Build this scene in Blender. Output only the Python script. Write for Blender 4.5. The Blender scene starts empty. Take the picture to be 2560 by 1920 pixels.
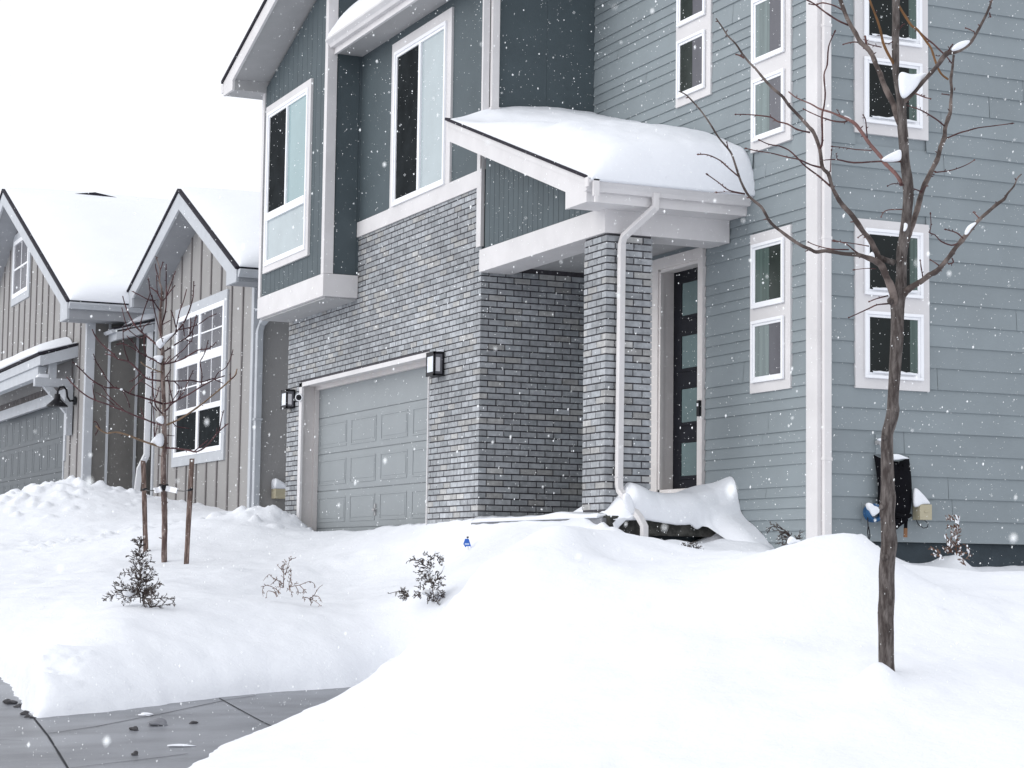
import bpy, math, random
import numpy as np
from mathutils import Vector, Matrix
random.seed(7); RNG = np.random.default_rng(7)
S = bpy.context.scene
COL = S.collection
PI = math.pi

# ------------------------------------------------------------------ camera
# solved from the photograph's vanishing points: X = along the side walls, Y = along the street fronts, Z = up
FPX, YAW, PIT, ROL = 5127.96, 0.41961844, 0.08919318, 0.01309915
cy, sy, cp, sp = math.cos(YAW), math.sin(YAW), math.cos(PIT), math.sin(PIT)
FW = np.array([sy*cp, cy*cp, sp]); R0 = np.array([cy, -sy, 0.0]); U0 = np.cross(R0, FW)
RT = math.cos(ROL)*R0 + math.sin(ROL)*U0
UP = -math.sin(ROL)*R0 + math.cos(ROL)*U0
def at(x, y, d):
    """measured photo pixel (2560x1920) + distance -> world point, used to read survey points off the photo"""
    return (FW + RT*(x-1280)/FPX - UP*(y-960)/FPX)*d
def onp(x, y, ax, v):
    r = FW + RT*(x-1280)/FPX - UP*(y-960)/FPX
    return r*(v/r['XYZ'.index(ax)])
cam_d = bpy.data.cameras.new('camera'); cam = bpy.data.objects.new('camera', cam_d); COL.objects.link(cam)
cam_d.sensor_width = 36; cam_d.lens = FPX/2560*36; cam_d.clip_start = 0.1; cam_d.clip_end = 2000
M = Matrix.Identity(4)
for i in range(3):
    M[i][0] = RT[i]; M[i][1] = UP[i]; M[i][2] = -FW[i]
cam.matrix_world = M
cam_d.dof.use_dof = True; cam_d.dof.focus_distance = 18.5; cam_d.dof.aperture_fstop = 20
S.camera = cam

# ------------------------------------------------------------------ materials
def srgb(r, g, b):
    f = lambda c: (c/255/12.92 if c/255 <= .04045 else ((c/255+.055)/1.055)**2.4)
    return (f(r), f(g), f(b))
def mat(name, col, rough=.6, var=.08, scale=6, stretch=(1,1,1), bump=.0, bscale=40, bstretch=None, spec=.3, col2=None, mix=(.45,.65), attr=None, metal=0, coat=0, dist=.01):
    m = bpy.data.materials.new(name); m.use_nodes = True
    nt = m.node_tree; N = nt.nodes; L = nt.links
    b = N['Principled BSDF']
    b.inputs['Roughness'].default_value = rough
    b.inputs['Specular IOR Level'].default_value = spec
    b.inputs['Metallic'].default_value = metal
    tc = N.new('ShaderNodeTexCoord')
    def noise(sc, st, det=5, ro=.6):
        mp = N.new('ShaderNodeMapping'); mp.inputs['Scale'].default_value = st
        L.new(tc.outputs['Object'], mp.inputs['Vector'])
        n = N.new('ShaderNodeTexNoise'); n.inputs['Scale'].default_value = sc; n.inputs['Detail'].default_value = det
        n.inputs['Roughness'].default_value = ro
        L.new(mp.outputs['Vector'], n.inputs['Vector']); return n
    n = noise(scale, stretch)
    rp = N.new('ShaderNodeValToRGB')
    c1 = tuple(max(0, c*(1-var)) for c in col); c2 = col2 or tuple(min(1, c*(1+var)) for c in col)
    lo, hi = mix if col2 else (.3, .7)
    rp.color_ramp.elements[0].position = lo; rp.color_ramp.elements[1].position = hi
    rp.color_ramp.elements[0].color = (*c1, 1); rp.color_ramp.elements[1].color = (*c2, 1)
    L.new(n.outputs['Fac'], rp.inputs['Fac'])
    out = rp.outputs['Color']
    if attr:
        a = N.new('ShaderNodeAttribute'); a.attribute_name = attr
        mx = N.new('ShaderNodeMix'); mx.data_type = 'RGBA'; mx.blend_type = 'MULTIPLY'; mx.inputs[0].default_value = 1
        L.new(out, mx.inputs[6]); L.new(a.outputs['Color'], mx.inputs[7]); out = mx.outputs[2]
    L.new(out, b.inputs['Base Color'])
    if bump:
        n2 = noise(bscale, bstretch or stretch, 4, .6)
        bp = N.new('ShaderNodeBump'); bp.inputs['Strength'].default_value = bump; bp.inputs['Distance'].default_value = dist
        L.new(n2.outputs['Fac'], bp.inputs['Height']); L.new(bp.outputs['Normal'], b.inputs['Normal'])
    return m
HG = (1, .05, 1)      # long along Y (boards on the street front)
MT = {}
MT['trim'] = mat('trim_paint', (.65,.635,.64), .55, .07, 2, bump=.15, bscale=60)
MT['vinyl'] = mat('window_vinyl', (.86,.87,.90), .35, .02, 3)
MT['sidingplain'] = mat('wall_paint', (.240,.275,.293), .6, .05, 2.2)
MT['siding'] = mat('lap_siding_paint', (.240,.275,.293), .6, .05, 2.2, attr='tint', bump=.25, bscale=30, bstretch=(.35,.35,9), dist=.006)
MT['navy'] = mat('dark_panel_paint', (.074,.096,.107), .6, .08, 2.5, bump=.25, bscale=30, bstretch=(9,9,.3), dist=.006)
MT['found'] = mat('painted_foundation', (.035,.048,.058), .7, .2, 5, bump=.3, bscale=30)
MT['brick'] = mat('grey_brick', (.42,.432,.448), .75, .24, 14, bump=.6, bscale=70, attr='tint', dist=.006)
MT['mortar'] = mat('dark_mortar', (.072,.068,.077), .9, .2, 30, bump=.5, bscale=80)
MT['gdoor'] = mat('garage_door_paint', (.272,.295,.308), .5, .04, 2, bump=.12, bscale=60, bstretch=(1,.15,1))
MT['beige'] = mat('beige_trim_paint', (.66,.63,.62), .6, .06, 4)
MT['soffit'] = mat('soffit_board', (.40,.40,.405), .7, .05, 4)
MT['black'] = mat('black_metal', (.008,.008,.011), .45, .2, 8, spec=.25)
MT['blackplastic'] = mat('black_plastic', (.004,.004,.006), .8, .3, 9, spec=.08)
MT['doorblack'] = mat('black_door_paint', (.008,.009,.014), .45, .2, 6, spec=.15)
MT['frost'] = mat('frosted_door_glass', (.12,.17,.175), .25, .10, 3, spec=.5)
MT['lampglass'] = mat('lamp_glass', (.72,.76,.82), .12, .1, 6, spec=.6)
MT['candle'] = mat('lamp_tube', (.6,.6,.62), .5, .05, 6)
MT['screen'] = mat('insect_screen', (.016,.019,.021), .85, .3, 4, spec=.05)
MT['darkglass'] = mat('dark_window_glass', (.006,.009,.009), .06, .5, 2, spec=.22)
MT['aqua'] = mat('glass_over_blind', (.27,.38,.395), .12, .05, 2, spec=.35)
MT['pale'] = mat('glass_over_pale_blind', (.40,.46,.48), .12, .06, 2, spec=.35)
MT['greenglass'] = mat('glass_greyed', (.16,.20,.20), .12, .22, 4, stretch=(5,5,.2), spec=.35)
MT['mauveglass'] = mat('glass_screened', (.125,.125,.14), .25, .18, 2, stretch=(1,1,.4), spec=.2)
MT['curtain'] = mat('curtain_behind_glass', (.075,.11,.10), .2, .30, 5, stretch=(5,5,.15), spec=.3)
MT['curtaindark'] = mat('room_behind_glass', (.028,.036,.032), .2, .3, 3, spec=.25)
MT['metalpipe'] = mat('downspout_metal', (.70,.68,.68), .4, .04, 3)
MT['shingle'] = mat('asphalt_shingle', (.022,.020,.028), .9, .4, 30, bump=.6, bscale=60)
MT['concrete'] = mat('concrete', (.20,.205,.225), .75, .18, 2.2, stretch=(1,1,1), bump=.25, bscale=45, col2=None)
MT['wetconcrete'] = mat('wet_pavement', (.115,.121,.138), .34, .2, 1.3, stretch=(.7,1.3,1), bump=.22, bscale=60, col2=(.220,.230,.256), mix=(.26,.62))
MT['joint'] = mat('pavement_joint', (.016,.016,.021), .8, .3, 20)
MT['porchslab'] = mat('damp_concrete', (.05,.05,.046), .85, .35, 9, bump=.5, bscale=40, col2=(.09,.088,.08))
MT['beigebox'] = mat('utility_plastic', (.42,.38,.27), .5, .05, 6)
MT['bluehose'] = mat('blue_hose', (.02,.085,.20), .55, .15, 10)
MT['blueplastic'] = mat('blue_sign', (.035,.13,.50), .45, .06, 6)
MT['whiteprint'] = mat('white_print', (.62,.72,.85), .5, .05, 6)
MT['stake'] = mat('stake_wood', (.155,.105,.088), .85, .35, 9, stretch=(6,6,.6), bump=.5, bscale=30, bstretch=(8,8,.5), col2=(.28,.21,.185))
MT['grip'] = mat('wood_grip', (.20,.10,.05), .6, .2, 12)
MT['bark'] = mat('young_tree_bark', (.088,.070,.065), .85, .35, 15, stretch=(2.6,2.6,.55), bump=1.0, bscale=34, bstretch=(3,3,.8), col2=(.205,.182,.172), mix=(.40,.72), dist=.02)
MT['twig'] = mat('red_twig_bark', (.085,.032,.034), .6, .35, 5, col2=(.15,.075,.065))
MT['limb'] = mat('limb_bark', (.090,.068,.062), .8, .35, 9, bump=.6, bscale=40, col2=(.19,.155,.14))
MT['redlimb'] = mat('reddish_limb_bark', (.165,.088,.080), .7, .3, 9, bump=.4, bscale=40)
MT['amber'] = mat('amber_twig_bark', (.15,.075,.030), .7, .3, 9)
MT['sapling'] = mat('sapling_bark', (.14,.095,.085), .8, .3, 9, stretch=(2,2,.8), bump=.6, bscale=30, col2=(.27,.215,.195))
MT['saptwig'] = mat('sapling_twig_bark', (.055,.014,.020), .6, .35, 5, col2=(.095,.035,.038))
MT['saptan'] = mat('sapling_tan_twig', (.22,.15,.10), .7, .3, 5)
MT['juniper'] = mat('juniper_foliage', (.066,.048,.046), .8, .4, 18, col2=(.125,.105,.09))
MT['drytwig'] = mat('dry_twig', (.17,.10,.08), .8, .35, 12, col2=(.26,.18,.14))
MT['rusttwig'] = mat('rusty_twig', (.16,.075,.045), .8, .35, 12, col2=(.24,.15,.11))
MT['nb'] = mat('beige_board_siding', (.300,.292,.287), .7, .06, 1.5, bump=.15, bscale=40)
MT['nbbatten'] = mat('batten_paint', (.19,.178,.178), .7, .1, 4)
MT['nbtrim'] = mat('grey_trim_paint', (.46,.48,.51), .65, .06, 4)
MT['nbsoffit'] = mat('grey_soffit', (.30,.31,.33), .7, .05, 4)
MT['nbdoor'] = mat('slate_garage_door', (.105,.118,.128), .55, .07, 2)
MT['nbshade'] = mat('shade_tinted_siding', (.15,.145,.138), .75, .1, 3)  # beige siding darkened in colour to stand for the shade of the sheltered recess
MT['stonebrick'] = mat('brown_brick', (.11,.10,.10), .8, .4, 10)
MT['debris'] = mat('wet_debris', (.065,.063,.068), .7, .3, 20)

def snowmat(name, bump, bscale, col=(.80,.82,.862)):
    m = mat(name, col, .65, .012, 1.2, bump=bump, bscale=bscale, spec=.15, dist=.02)
    return m
MT['snow'] = snowmat('fresh_snow', .40, 17)
MT['roofsnow'] = snowmat('settled_snow', .22, 16)
MT['flake'] = mat('snowflake', (.93,.95,.95), .6, .01, 3)

# ------------------------------------------------------------------ object helpers
def tag(o, label=None, cat=None, group=None, kind=None):
    if label: o['label'] = label
    if cat: o['category'] = cat
    if group: o['group'] = group
    if kind: o['kind'] = kind
    return o
def empty(name, loc, label, cat, group=None):
    o = bpy.data.objects.new(name, None); o.location = loc; o.empty_display_size = .3
    COL.objects.link(o); return tag(o, label, cat, group)
def worldloc(o):
    v = Vector(o.location)
    while o.parent:
        o = o.parent; v += o.location
    return v
class MB:
    def __init__(s): s.v = []; s.f = []; s.m = []; s.t = []
    def face(s, idx, mi=0, tint=None): s.f.append(idx); s.m.append(mi); s.t.append(tint)
    def add(s, vs): 
        n = len(s.v); s.v.extend([tuple(map(float, q)) for q in vs]); return n
    def box(s, x0, x1, y0, y1, z0, z1, mi=0, tint=None, skip=()):
        x0, x1 = min(x0, x1), max(x0, x1); y0, y1 = min(y0, y1), max(y0, y1); z0, z1 = min(z0, z1), max(z0, z1)
        n = s.add([(x0,y0,z0),(x1,y0,z0),(x1,y1,z0),(x0,y1,z0),(x0,y0,z1),(x1,y0,z1),(x1,y1,z1),(x0,y1,z1)])
        for k, q in (('b',(0,3,2,1)),('t',(4,5,6,7)),('f',(0,1,5,4)),('r',(1,2,6,5)),('k',(2,3,7,6)),('l',(3,0,4,7))):
            if k not in skip: s.face([n+i for i in q], mi, tint)
        return s
    def fb(s, face, p, a0, a1, z0, z1, d0, d1, mi=0):
        """box on a wall: face 'X' looks to -X, face 'Y' looks to -Y; d = distance in front of plane p"""
        if face == 'X': s.box(p-d1, p-d0, a0, a1, z0, z1, mi)
        else: s.box(a0, a1, p-d1, p-d0, z0, z1, mi)
        return s
    def prism(s, poly, vec, mi=0):
        """poly = list of 3D points (planar), extruded along vec"""
        k = len(poly); vec = np.array(vec, float)
        n = s.add(poly); s.add([np.array(q)+vec for q in poly])
        s.face(list(range(n, n+k)), mi); s.face(list(range(n+2*k-1, n+k-1, -1)), mi)
        for i in range(k):
            j = (i+1) % k
            s.face([n+j, n+i, n+k+i, n+k+j], mi)
        return s
    def tube(s, pts, rad, sides=8, mi=0, cap=True, wob=0, square=None):
        pts = [np.array(q, float) for q in pts]
        if not hasattr(rad, '__len__'): rad = [rad]*len(pts)
        ups = None; rings = []
        for i, q in enumerate(pts):
            t = pts[min(i+1, len(pts)-1)]-pts[max(i-1, 0)]
            t = t/(np.linalg.norm(t)+1e-9)
            if ups is None:
                a = np.array([0,0,1.]) if abs(t[2]) < .9 else np.array([0,1.,0])
                u = np.cross(t, a)
            else: u = ups - t*(ups@t)
            u /= np.linalg.norm(u)+1e-9; w = np.cross(t, u); ups = u
            if square:
                hw, hd = square
                ring = [q+u*a*hw+w*b*hd for a, b in ((-1,-1),(1,-1),(1,1),(-1,1))]
            else:
                ring = [q+(u*math.cos(2*PI*k/sides)+w*math.sin(2*PI*k/sides))*rad[i]*(1+(random.uniform(-wob, wob) if wob else 0)) for k in range(sides)]
            rings.append(s.add(ring))
        k = 4 if square else sides
        for a, b in zip(rings, rings[1:]):
            for i in range(k):
                j = (i+1) % k; s.face([a+i, a+j, b+j, b+i], mi)
        if cap:
            s.face([rings[0]+i for i in range(k)][::-1], mi); s.face([rings[-1]+i for i in range(k)], mi)
        return s
    def build(s, name, mats, parent=None, smooth=False, loc=None, bevel=0):
        me = bpy.data.meshes.new(name)
        if parent is not None: o0 = worldloc(parent)
        else: o0 = Vector(loc if loc is not None else (0,0,0))
        vs = [(x-o0.x, y-o0.y, z-o0.z) for x, y, z in s.v]
        me.from_pydata(vs, [], s.f); 
        if not isinstance(mats, (list, tuple)): mats = [mats]
        for q in mats: me.materials.append(MT[q] if isinstance(q, str) else q)
        me.polygons.foreach_set('material_index', s.m)
        if any(t is not None for t in s.t):
            ca = me.color_attributes.new('tint', 'FLOAT_COLOR', 'CORNER')
            buf = []
            for p, t in zip(me.polygons, s.t):
                c = t if t is not None else (1,1,1)
                buf.extend((c[0], c[1], c[2], 1.0)*p.loop_total)
            ca.data.foreach_set('color', buf)
        if smooth: me.polygons.foreach_set('use_smooth', [True]*len(me.polygons))
        me.validate(); me.update()
        ob = bpy.data.objects.new(name, me); COL.objects.link(ob)
        if parent is not None: ob.parent = parent
        else: ob.location = o0
        if bevel:
            b = ob.modifiers.new('bevel', 'BEVEL'); b.width = bevel; b.segments = 2; b.limit_method = 'ANGLE'
        return ob
def part(name, mats, parent, fn, **k):
    b = MB(); fn(b); return b.build(name, mats, parent, **k)

# smooth value noise on world XY (numpy)
_lat = RNG.random((256, 256))
def vnoise(x, y):
    xi = np.floor(x).astype(int); yi = np.floor(y).astype(int); fx = x-xi; fy = y-yi
    fx = fx*fx*(3-2*fx); fy = fy*fy*(3-2*fy)
    g = lambda a, b: _lat[a & 255, b & 255]
    return (g(xi,yi)*(1-fx)+g(xi+1,yi)*fx)*(1-fy)+(g(xi,yi+1)*(1-fx)+g(xi+1,yi+1)*fx)*fy - .5
def fbm(x, y, oct=4, g=.5):
    r = 0; a = 1
    for i in range(oct):
        r = r+a*vnoise(x*2**i+17*i, y*2**i+31*i); a *= g
    return r
def billow(x, y, oct=3):
    r = 0; a = 1
    for i in range(oct):
        r = r+a*(np.sqrt((2*vnoise(x*2**i+7*i, y*2**i+3*i))**2+.004)-.25); a *= .55
    return r

# ================================================================== THE SETTING
# --- pavement plane
PA, PB, PC = at(175,1919,13.5), at(905,1720,18.5), at(0,1700,18.5)
pn = np.cross(PB-PA, PC-PA); pn /= pn[2]
def zpave(x, y): return PA[2] - (pn[0]*(x-PA[0]) + pn[1]*(y-PA[1]))
def onpave(px, py):
    r = FW + RT*(px-1280)/FPX - UP*(py-960)/FPX
    return r*((pn@PA)/(pn@r))
edge_px = [(-700,1620),(-250,1650),(0,1692),(38,1738),(62,1772),(84,1797),(190,1789),(300,1777),(430,1760),(560,1744),(700,1731),(800,1725),(905,1718),(1000,1709),(1040,1712),
           (960,1728),(880,1744),(800,1783),(738,1798),(655,1815),(600,1832),(560,1846),(500,1860),(462,1888),(430,1905),(398,1926),(330,2010),(250,2150),(0,2300),(-700,2300)]
poly = np.array([onpave(*q)[:2] for q in edge_px])
def sdist(x, y):
    """signed distance to the pavement outline, negative inside"""
    P = np.stack([x, y], -1); n = len(poly); dmin = np.full(x.shape, 1e9); ins = np.zeros(x.shape, bool)
    for i in range(n):
        a = poly[i]; b = poly[(i+1) % n]; ab = b-a
        t = np.clip(((P-a)@ab)/(ab@ab), 0, 1)[..., None]
        dmin = np.minimum(dmin, np.linalg.norm(P-(a+t*ab), axis=-1))
        c = ((a[1] > y) != (b[1] > y)) & (x < (b[0]-a[0])*(y-a[1])/(b[1]-a[1]+1e-12)+a[0])
        ins ^= c
    return np.where(ins, -dmin, dmin)
# --- snow survey points
ctl = []
def C(px, py, d): ctl.append(at(px, py, d))
def W(x, y, z): ctl.append(np.array([x, y, z]))
# along the house fronts
for y, z in ((27.2,.66),(26.8,.62),(26.3,.50),(25.6,.43),(24.9,.405),(24.0,.405),(23.0,.41),(22.0,.42),(21.0,.425),(20.1,.414),(19.6,.416),(18.8,.43),(18.1,.444),(17.6,.465),(17.25,.455)): W(8.62, y, z)
W(8.60,17.0,.38); W(8.80,17.18,.315); W(9.0,17.15,.315); W(9.3,17.18,.275); W(9.6,17.18,.235); W(9.76,17.18,.275); W(9.86,17.18,.36); W(9.0,17.0,.312); W(9.3,16.95,.27); W(9.6,16.95,.235); W(9.8,16.95,.30); W(9.93,17.12,.27); W(10.08,17.2,.34); W(10.08,16.8,.33); W(9.95,16.72,.29); W(9.85,16.9,.27); W(10.0,16.5,.23); W(10.08,16.5,.19); W(10.08,15.9,.15)
W(10.3,15.7,.20); W(10.62,15.72,.27)
for x, z in ((10.88,.13),(11.07,.08),(11.25,.06),(11.42,.10),(11.56,.19),(11.69,.06),(11.97,.03),(12.34,.05),(13.2,.05)): W(x, 15.72, z)
# hidden hollow between mound and house
W(9.2,16.3,.12); W(9.7,16.2,.08); W(8.6,16.6,.20); W(10.1,15.5,.12); W(11.2,15.3,.0); W(12,15.2,-.06)
# crest of the near mound
for q in ((1240,1396,15.7),(1290,1380,15.8),(1345,1350,15.9),(1388,1320,16.0),(1440,1330,16.0),(1500,1380,15.9),(1540,1400,15.8),(1620,1410,15.6),(1740,1406,15.4),(1850,1394,15.2),(1970,1364,15.0),(2040,1343,14.9),(2105,1338,14.8),(2165,1350,14.8),(2198,1375,14.9)): C(*q)
C(2260,1440,14.9); C(2400,1450,15.2); C(2560,1440,15.2); C(2330,1420,15.9)
# its front face
for q in ((1300,1919,11.5),(1300,1760,12.8),(1300,1600,14.1),(1000,1919,12.2),(1000,1760,13.8),(1700,1919,11.2),(1700,1700,12.7),(1700,1550,14.0),(2000,1919,11.0),(2000,1700,12.5),(2000,1500,13.9),(2230,1690,12.35),(2400,1919,10.9),(2560,1919,10.8),(2560,1700,12.4),(2560,1540,13.9),(2350,1560,13.6),(700,1919,12.8),(700,1850,13.9),(1150,1560,14.7),(1500,1460,14.8)): C(*q)
for px, py in ((398,1926),(462,1888),(560,1846),(655,1815),(738,1798),(800,1783),(880,1744)):
    p = onpave(px, py); W(p[0]+.10, p[1]-.06, p[2]+.07)
C(925,1716,16.6); C(984,1655,16.0); C(1041,1614,15.7); C(1099,1551,15.5); C(1169,1470,15.5); C(1215,1406,15.6)
for px, py in ((1041,1614),(1099,1551),(1169,1470),(1215,1406)):
    p = at(px, py, 17.2); W(p[0], p[1], p[2]-.22)
# lawn bank on the far side of the pavement: a cut face about 0.35 m high
def bank(px, py, dx, dy, h):
    p = onpave(px, py); W(p[0]+dx, p[1]+dy, zpave(p[0]+dx, p[1]+dy)+h)
for px, py, h in ((110,1795,.20),(190,1789,.30),(300,1777,.31),(430,1760,.30),(560,1744,.30),(700,1731,.30),(800,1725,.30),(905,1718,.32),(1000,1709,.34)):
    bank(px, py, -.02, .06, h*.36); bank(px, py, -.07, .18, h*.62); bank(px, py, -.20, .46, h+.03); bank(px, py, -.36, .85, h+.14)
for px, py, h in ((62,1772,.22),(38,1738,.27),(0,1692,.28)): bank(px, py, .12, .05, h); bank(px, py, .45, .25, h+.14)
for q in ((0,1560,19.6),(150,1575,18.6),(300,1570,18.3),(480,1555,18.9),(340,1516,19.3),(700,1510,20.2),(560,1505,20.0),(860,1505,20.6),(1075,1503,19.7),(960,1565,19.6),(1020,1460,21.3),(1100,1440,20.6),(1167,1372,21.7),(900,1430,23.0),(600,1430,23.0),(410,1388,25.4),(466,1402,24.9),(364,1368,25.9),(780,1375,25.0),(1060,1380,22.6),(200,1440,23.5),(0,1430,25.5),(1180,1480,19.4),(1260,1420,19.2),(1380,1360,19.2),(1480,1345,19.2)): C(*q)
for q in ((700,1283,27.8),(640,1288,28.3),(560,1300,28.6),(480,1312,28.6),(350,1325,28.8),(230,1345,28.6),(100,1362,28.2),(0,1372,28.0)): C(*q)
for q in ((540,1281,30.9),(470,1272,32.5),(430,1250,33.4),(395,1252,33.8),(330,1236,33.6),(250,1220,33.5),(200,1215,33.4),(165,1212,33.3),(110,1240,33.8),(60,1264,34.5),(0,1262,34.5),(300,1290,31.0),(120,1310,30.5),(0,1325,30.5)): C(*q)
for q in ((0,0,-1.5),(3,5,-1.45),(8,6,-1.45),(13,8,-1.2),(-3,10,-1.5),(-2,22,-1.2),(-2,32,.2),(1,42,.9),(6,48,1.1),(14,12,-.6),(16,15,-.1),(2.5,29,.2),(3,35,.8)): W(*q)
ctl = np.array(ctl)
def tps_fit(P, lam=2e-3):
    n = len(P); d = np.linalg.norm(P[:,None,:2]-P[None,:,:2], axis=-1)
    K = np.where(d > 0, d*d*np.log(d+1e-12), 0)+lam*np.eye(n)
    T = np.c_[np.ones(n), P[:,:2]]
    A = np.block([[K, T],[T.T, np.zeros((3,3))]])
    return np.linalg.solve(A, np.r_[P[:,2], 0,0,0])
_w = tps_fit(ctl)
def tps(x, y):
    r = _w[-3]+_w[-2]*x+_w[-1]*y
    for (px, py, _), w in zip(ctl, _w):
        d2 = (x-px)**2+(y-py)**2
        r = r+w*.5*d2*np.log(d2+1e-12)
    return r
# where shovelled snow lies in lumps: (px, py, d, radius, chunk size, count)
lump_px = [(700,1288,27.8,.55,.16,60),(650,1292,28.2,.6,.14,60),(590,1302,28.5,.6,.12,50),(500,1310,28.6,.6,.10,40),(340,1325,28.8,.9,.10,26),(200,1345,28.5,1.0,.10,26),(60,1365,28.1,1.0,.10,26),
           (165,1218,33.3,.8,.17,60),(240,1224,33.5,.9,.16,60),(330,1240,33.6,.9,.12,50),(120,1280,32.0,1.0,.14,40),(1100,1470,15.4,.5,.05,14),(1041,1640,15.5,.35,.085,14),(985,1690,15.8,.35,.085,14),(1130,1570,15.2,.4,.08,12),(1900,1380,15,.9,.06,10),(2120,1360,14.9,.5,.06,12),(2420,1500,14.2,.6,.06,14),
           (880,1755,16.7,.45,.05,16),(700,1830,14.9,.5,.05,16),(500,1895,13.9,.45,.045,14),(1000,1690,15.2,.6,.055,18),(120,1700,16.6,.6,.07,22),(40,1700,17.0,.5,.08,30),(1060,1425,21.6,.45,.06,16),(1450,1440,15,.8,.05,10)]
_lr = np.random.default_rng(21); lumps = []
for a, b, c, r, h, n in lump_px:
    cx, cy_ = at(a, b, c)[:2]
    q = _lr.normal(0, r*.5, (n, 2)); k = h*.62*_lr.uniform(.45, 1.2, n)
    lumps.append((cx, cy_, r, h, [(cx+u, cy_+v, w, w*_lr.uniform(.35, .75)) for (u, v), w in zip(q, k)]))
def in_house(x, y):
    m = ((x > 8.80) & (x < 30) & (y > 20.52) & (y < 27.2)) | ((x > 8.78) & (x < 30) & (y > 17.30) & (y < 20.6)) | ((x > 10.14) & (x < 30) & (y > 15.90) & (y < 21))
    m |= ((x > 9.3) & (x < 30) & (y > 30.5) & (y < 37.5)) | ((x > 8.25) & (x < 30) & (y > 37.3) & (y < 52))
    return m
def snow_z(x, y):
    z = tps(x, y)
    z = z + .040*fbm(x*.9+3, y*.9, 3) + .030*fbm(x*2.3+9, y*2.3, 3) + .010*fbm(x*7, y*7, 4)
    for lx, ly, r, h, ch in lumps:
        m = (np.abs(x-lx) < 3*r) & (np.abs(y-ly) < 3*r)
        if not m.any(): continue
        xs_, ys_ = x[m], y[m]; acc = np.zeros(xs_.shape)
        wx = xs_+.35*h*vnoise(xs_*9, ys_*9); wy = ys_+.35*h*vnoise(xs_*9+40, ys_*9+11)
        for cx_, cy2, cr, chh in ch:
            q = 1-((wx-cx_)**2+(wy-cy2)**2)/(cr*cr)
            acc = np.maximum(acc, chh*np.sqrt(np.clip(q, 0, 1)))
        z = z.copy(); z[m] += acc + .10*h*fbm(xs_*6, ys_*6, 2)*np.exp(-((xs_-lx)**2+(ys_-ly)**2)/(2*r*r))
    z = z - .10*np.exp(-((x-8.95)/.22)**4-((y-17.08)/.26)**4)
    fp = at(2196, 1700, 12.2); z = z + .13*np.exp(-((x-fp[0])**2+(y-fp[1])**2)/.014)
    # far away the survey gives out: settle on a gentle snowfield
    ox = np.maximum(np.maximum(-3-x, x-14), 0); oy = np.maximum(np.maximum(6-y, y-46), 0)
    f = np.clip(np.hypot(ox, oy)/8, 0, 1); f = f*f*(3-2*f)
    t_ = np.clip((y-10)/22, 0, 1); far = -1.45+2.05*t_*t_*(3-2*t_)
    z = z*(1-f)+far*f
    # ploughed pavement
    zp = zpave(x, y)
    d = sdist(x, y) + .06*fbm(x*3.1, y*3.1, 4) + .030*fbm(x*9, y*9, 3)
    near = (x > -14) & (x < 13) & (y > -3) & (y < 26)
    lawn = np.clip((y-(15.2+.72*(x-3.2)))/.6, 0, 1)*(x > 2.6) 
    ramp = np.where(d > 0, 1-np.exp(-d/(.05+.15*(1-lawn))), 0)
    zz = zp-.07+(z-zp+.07)*ramp
    z = np.where(near & (d < 1.2), zz, z)
    z = np.where(near & (d < 0), np.minimum(z, zp-.05), z)
    z = np.where(in_house(x, y), np.minimum(z, -.45), z)
    return z
def axis(segs):
    a = [np.arange(s, e, st) for s, e, st in segs]; return np.concatenate(a)
gx = np.concatenate([-np.geomspace(600, 12, 14), np.arange(-10, 1.6, .5), np.arange(1.6, 12.8, .042), np.arange(12.8, 18, .3), np.geomspace(19, 600, 14)])
gy = np.concatenate([-np.geomspace(600, 12, 10), np.arange(-10, 9.6, .6), np.arange(9.6, 23, .042), np.arange(23, 36.5, .055), np.arange(36.5, 52, .4), np.geomspace(53, 800, 16)])
GX, GY = np.meshgrid(gx, gy)
GZ = np.zeros_like(GX)
for i0 in range(0, GX.shape[0], 40):
    GZ[i0:i0+40] = snow_z(GX[i0:i0+40], GY[i0:i0+40])
def grid_mesh(name, X, Y, Z, m):
    ny, nx = X.shape
    vs = np.stack([X, Y, Z], -1).reshape(-1, 3)
    idx = np.arange(nx*ny).reshape(ny, nx)
    fs = np.stack([idx[:-1,:-1], idx[:-1,1:], idx[1:,1:], idx[1:,:-1]], -1).reshape(-1, 4)
    me = bpy.data.meshes.new(name)
    me.vertices.add(len(vs)); me.vertices.foreach_set('co', vs.ravel())
    me.loops.add(fs.size); me.loops.foreach_set('vertex_index', fs.ravel())
    me.polygons.add(len(fs)); me.polygons.foreach_set('loop_start', np.arange(len(fs))*4)
    me.polygons.foreach_set('use_smooth', np.ones(len(fs), bool))
    me.materials.append(m); me.update(calc_edges=True); me.validate()
    o = bpy.data.objects.new(name, me); COL.objects.link(o); return o
tag(grid_mesh('snow_ground', GX, GY, GZ, MT['snow']), kind='structure')
def gz(x, y): return float(snow_z(np.array([[float(x)]]), np.array([[float(y)]]))[0, 0])

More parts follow.
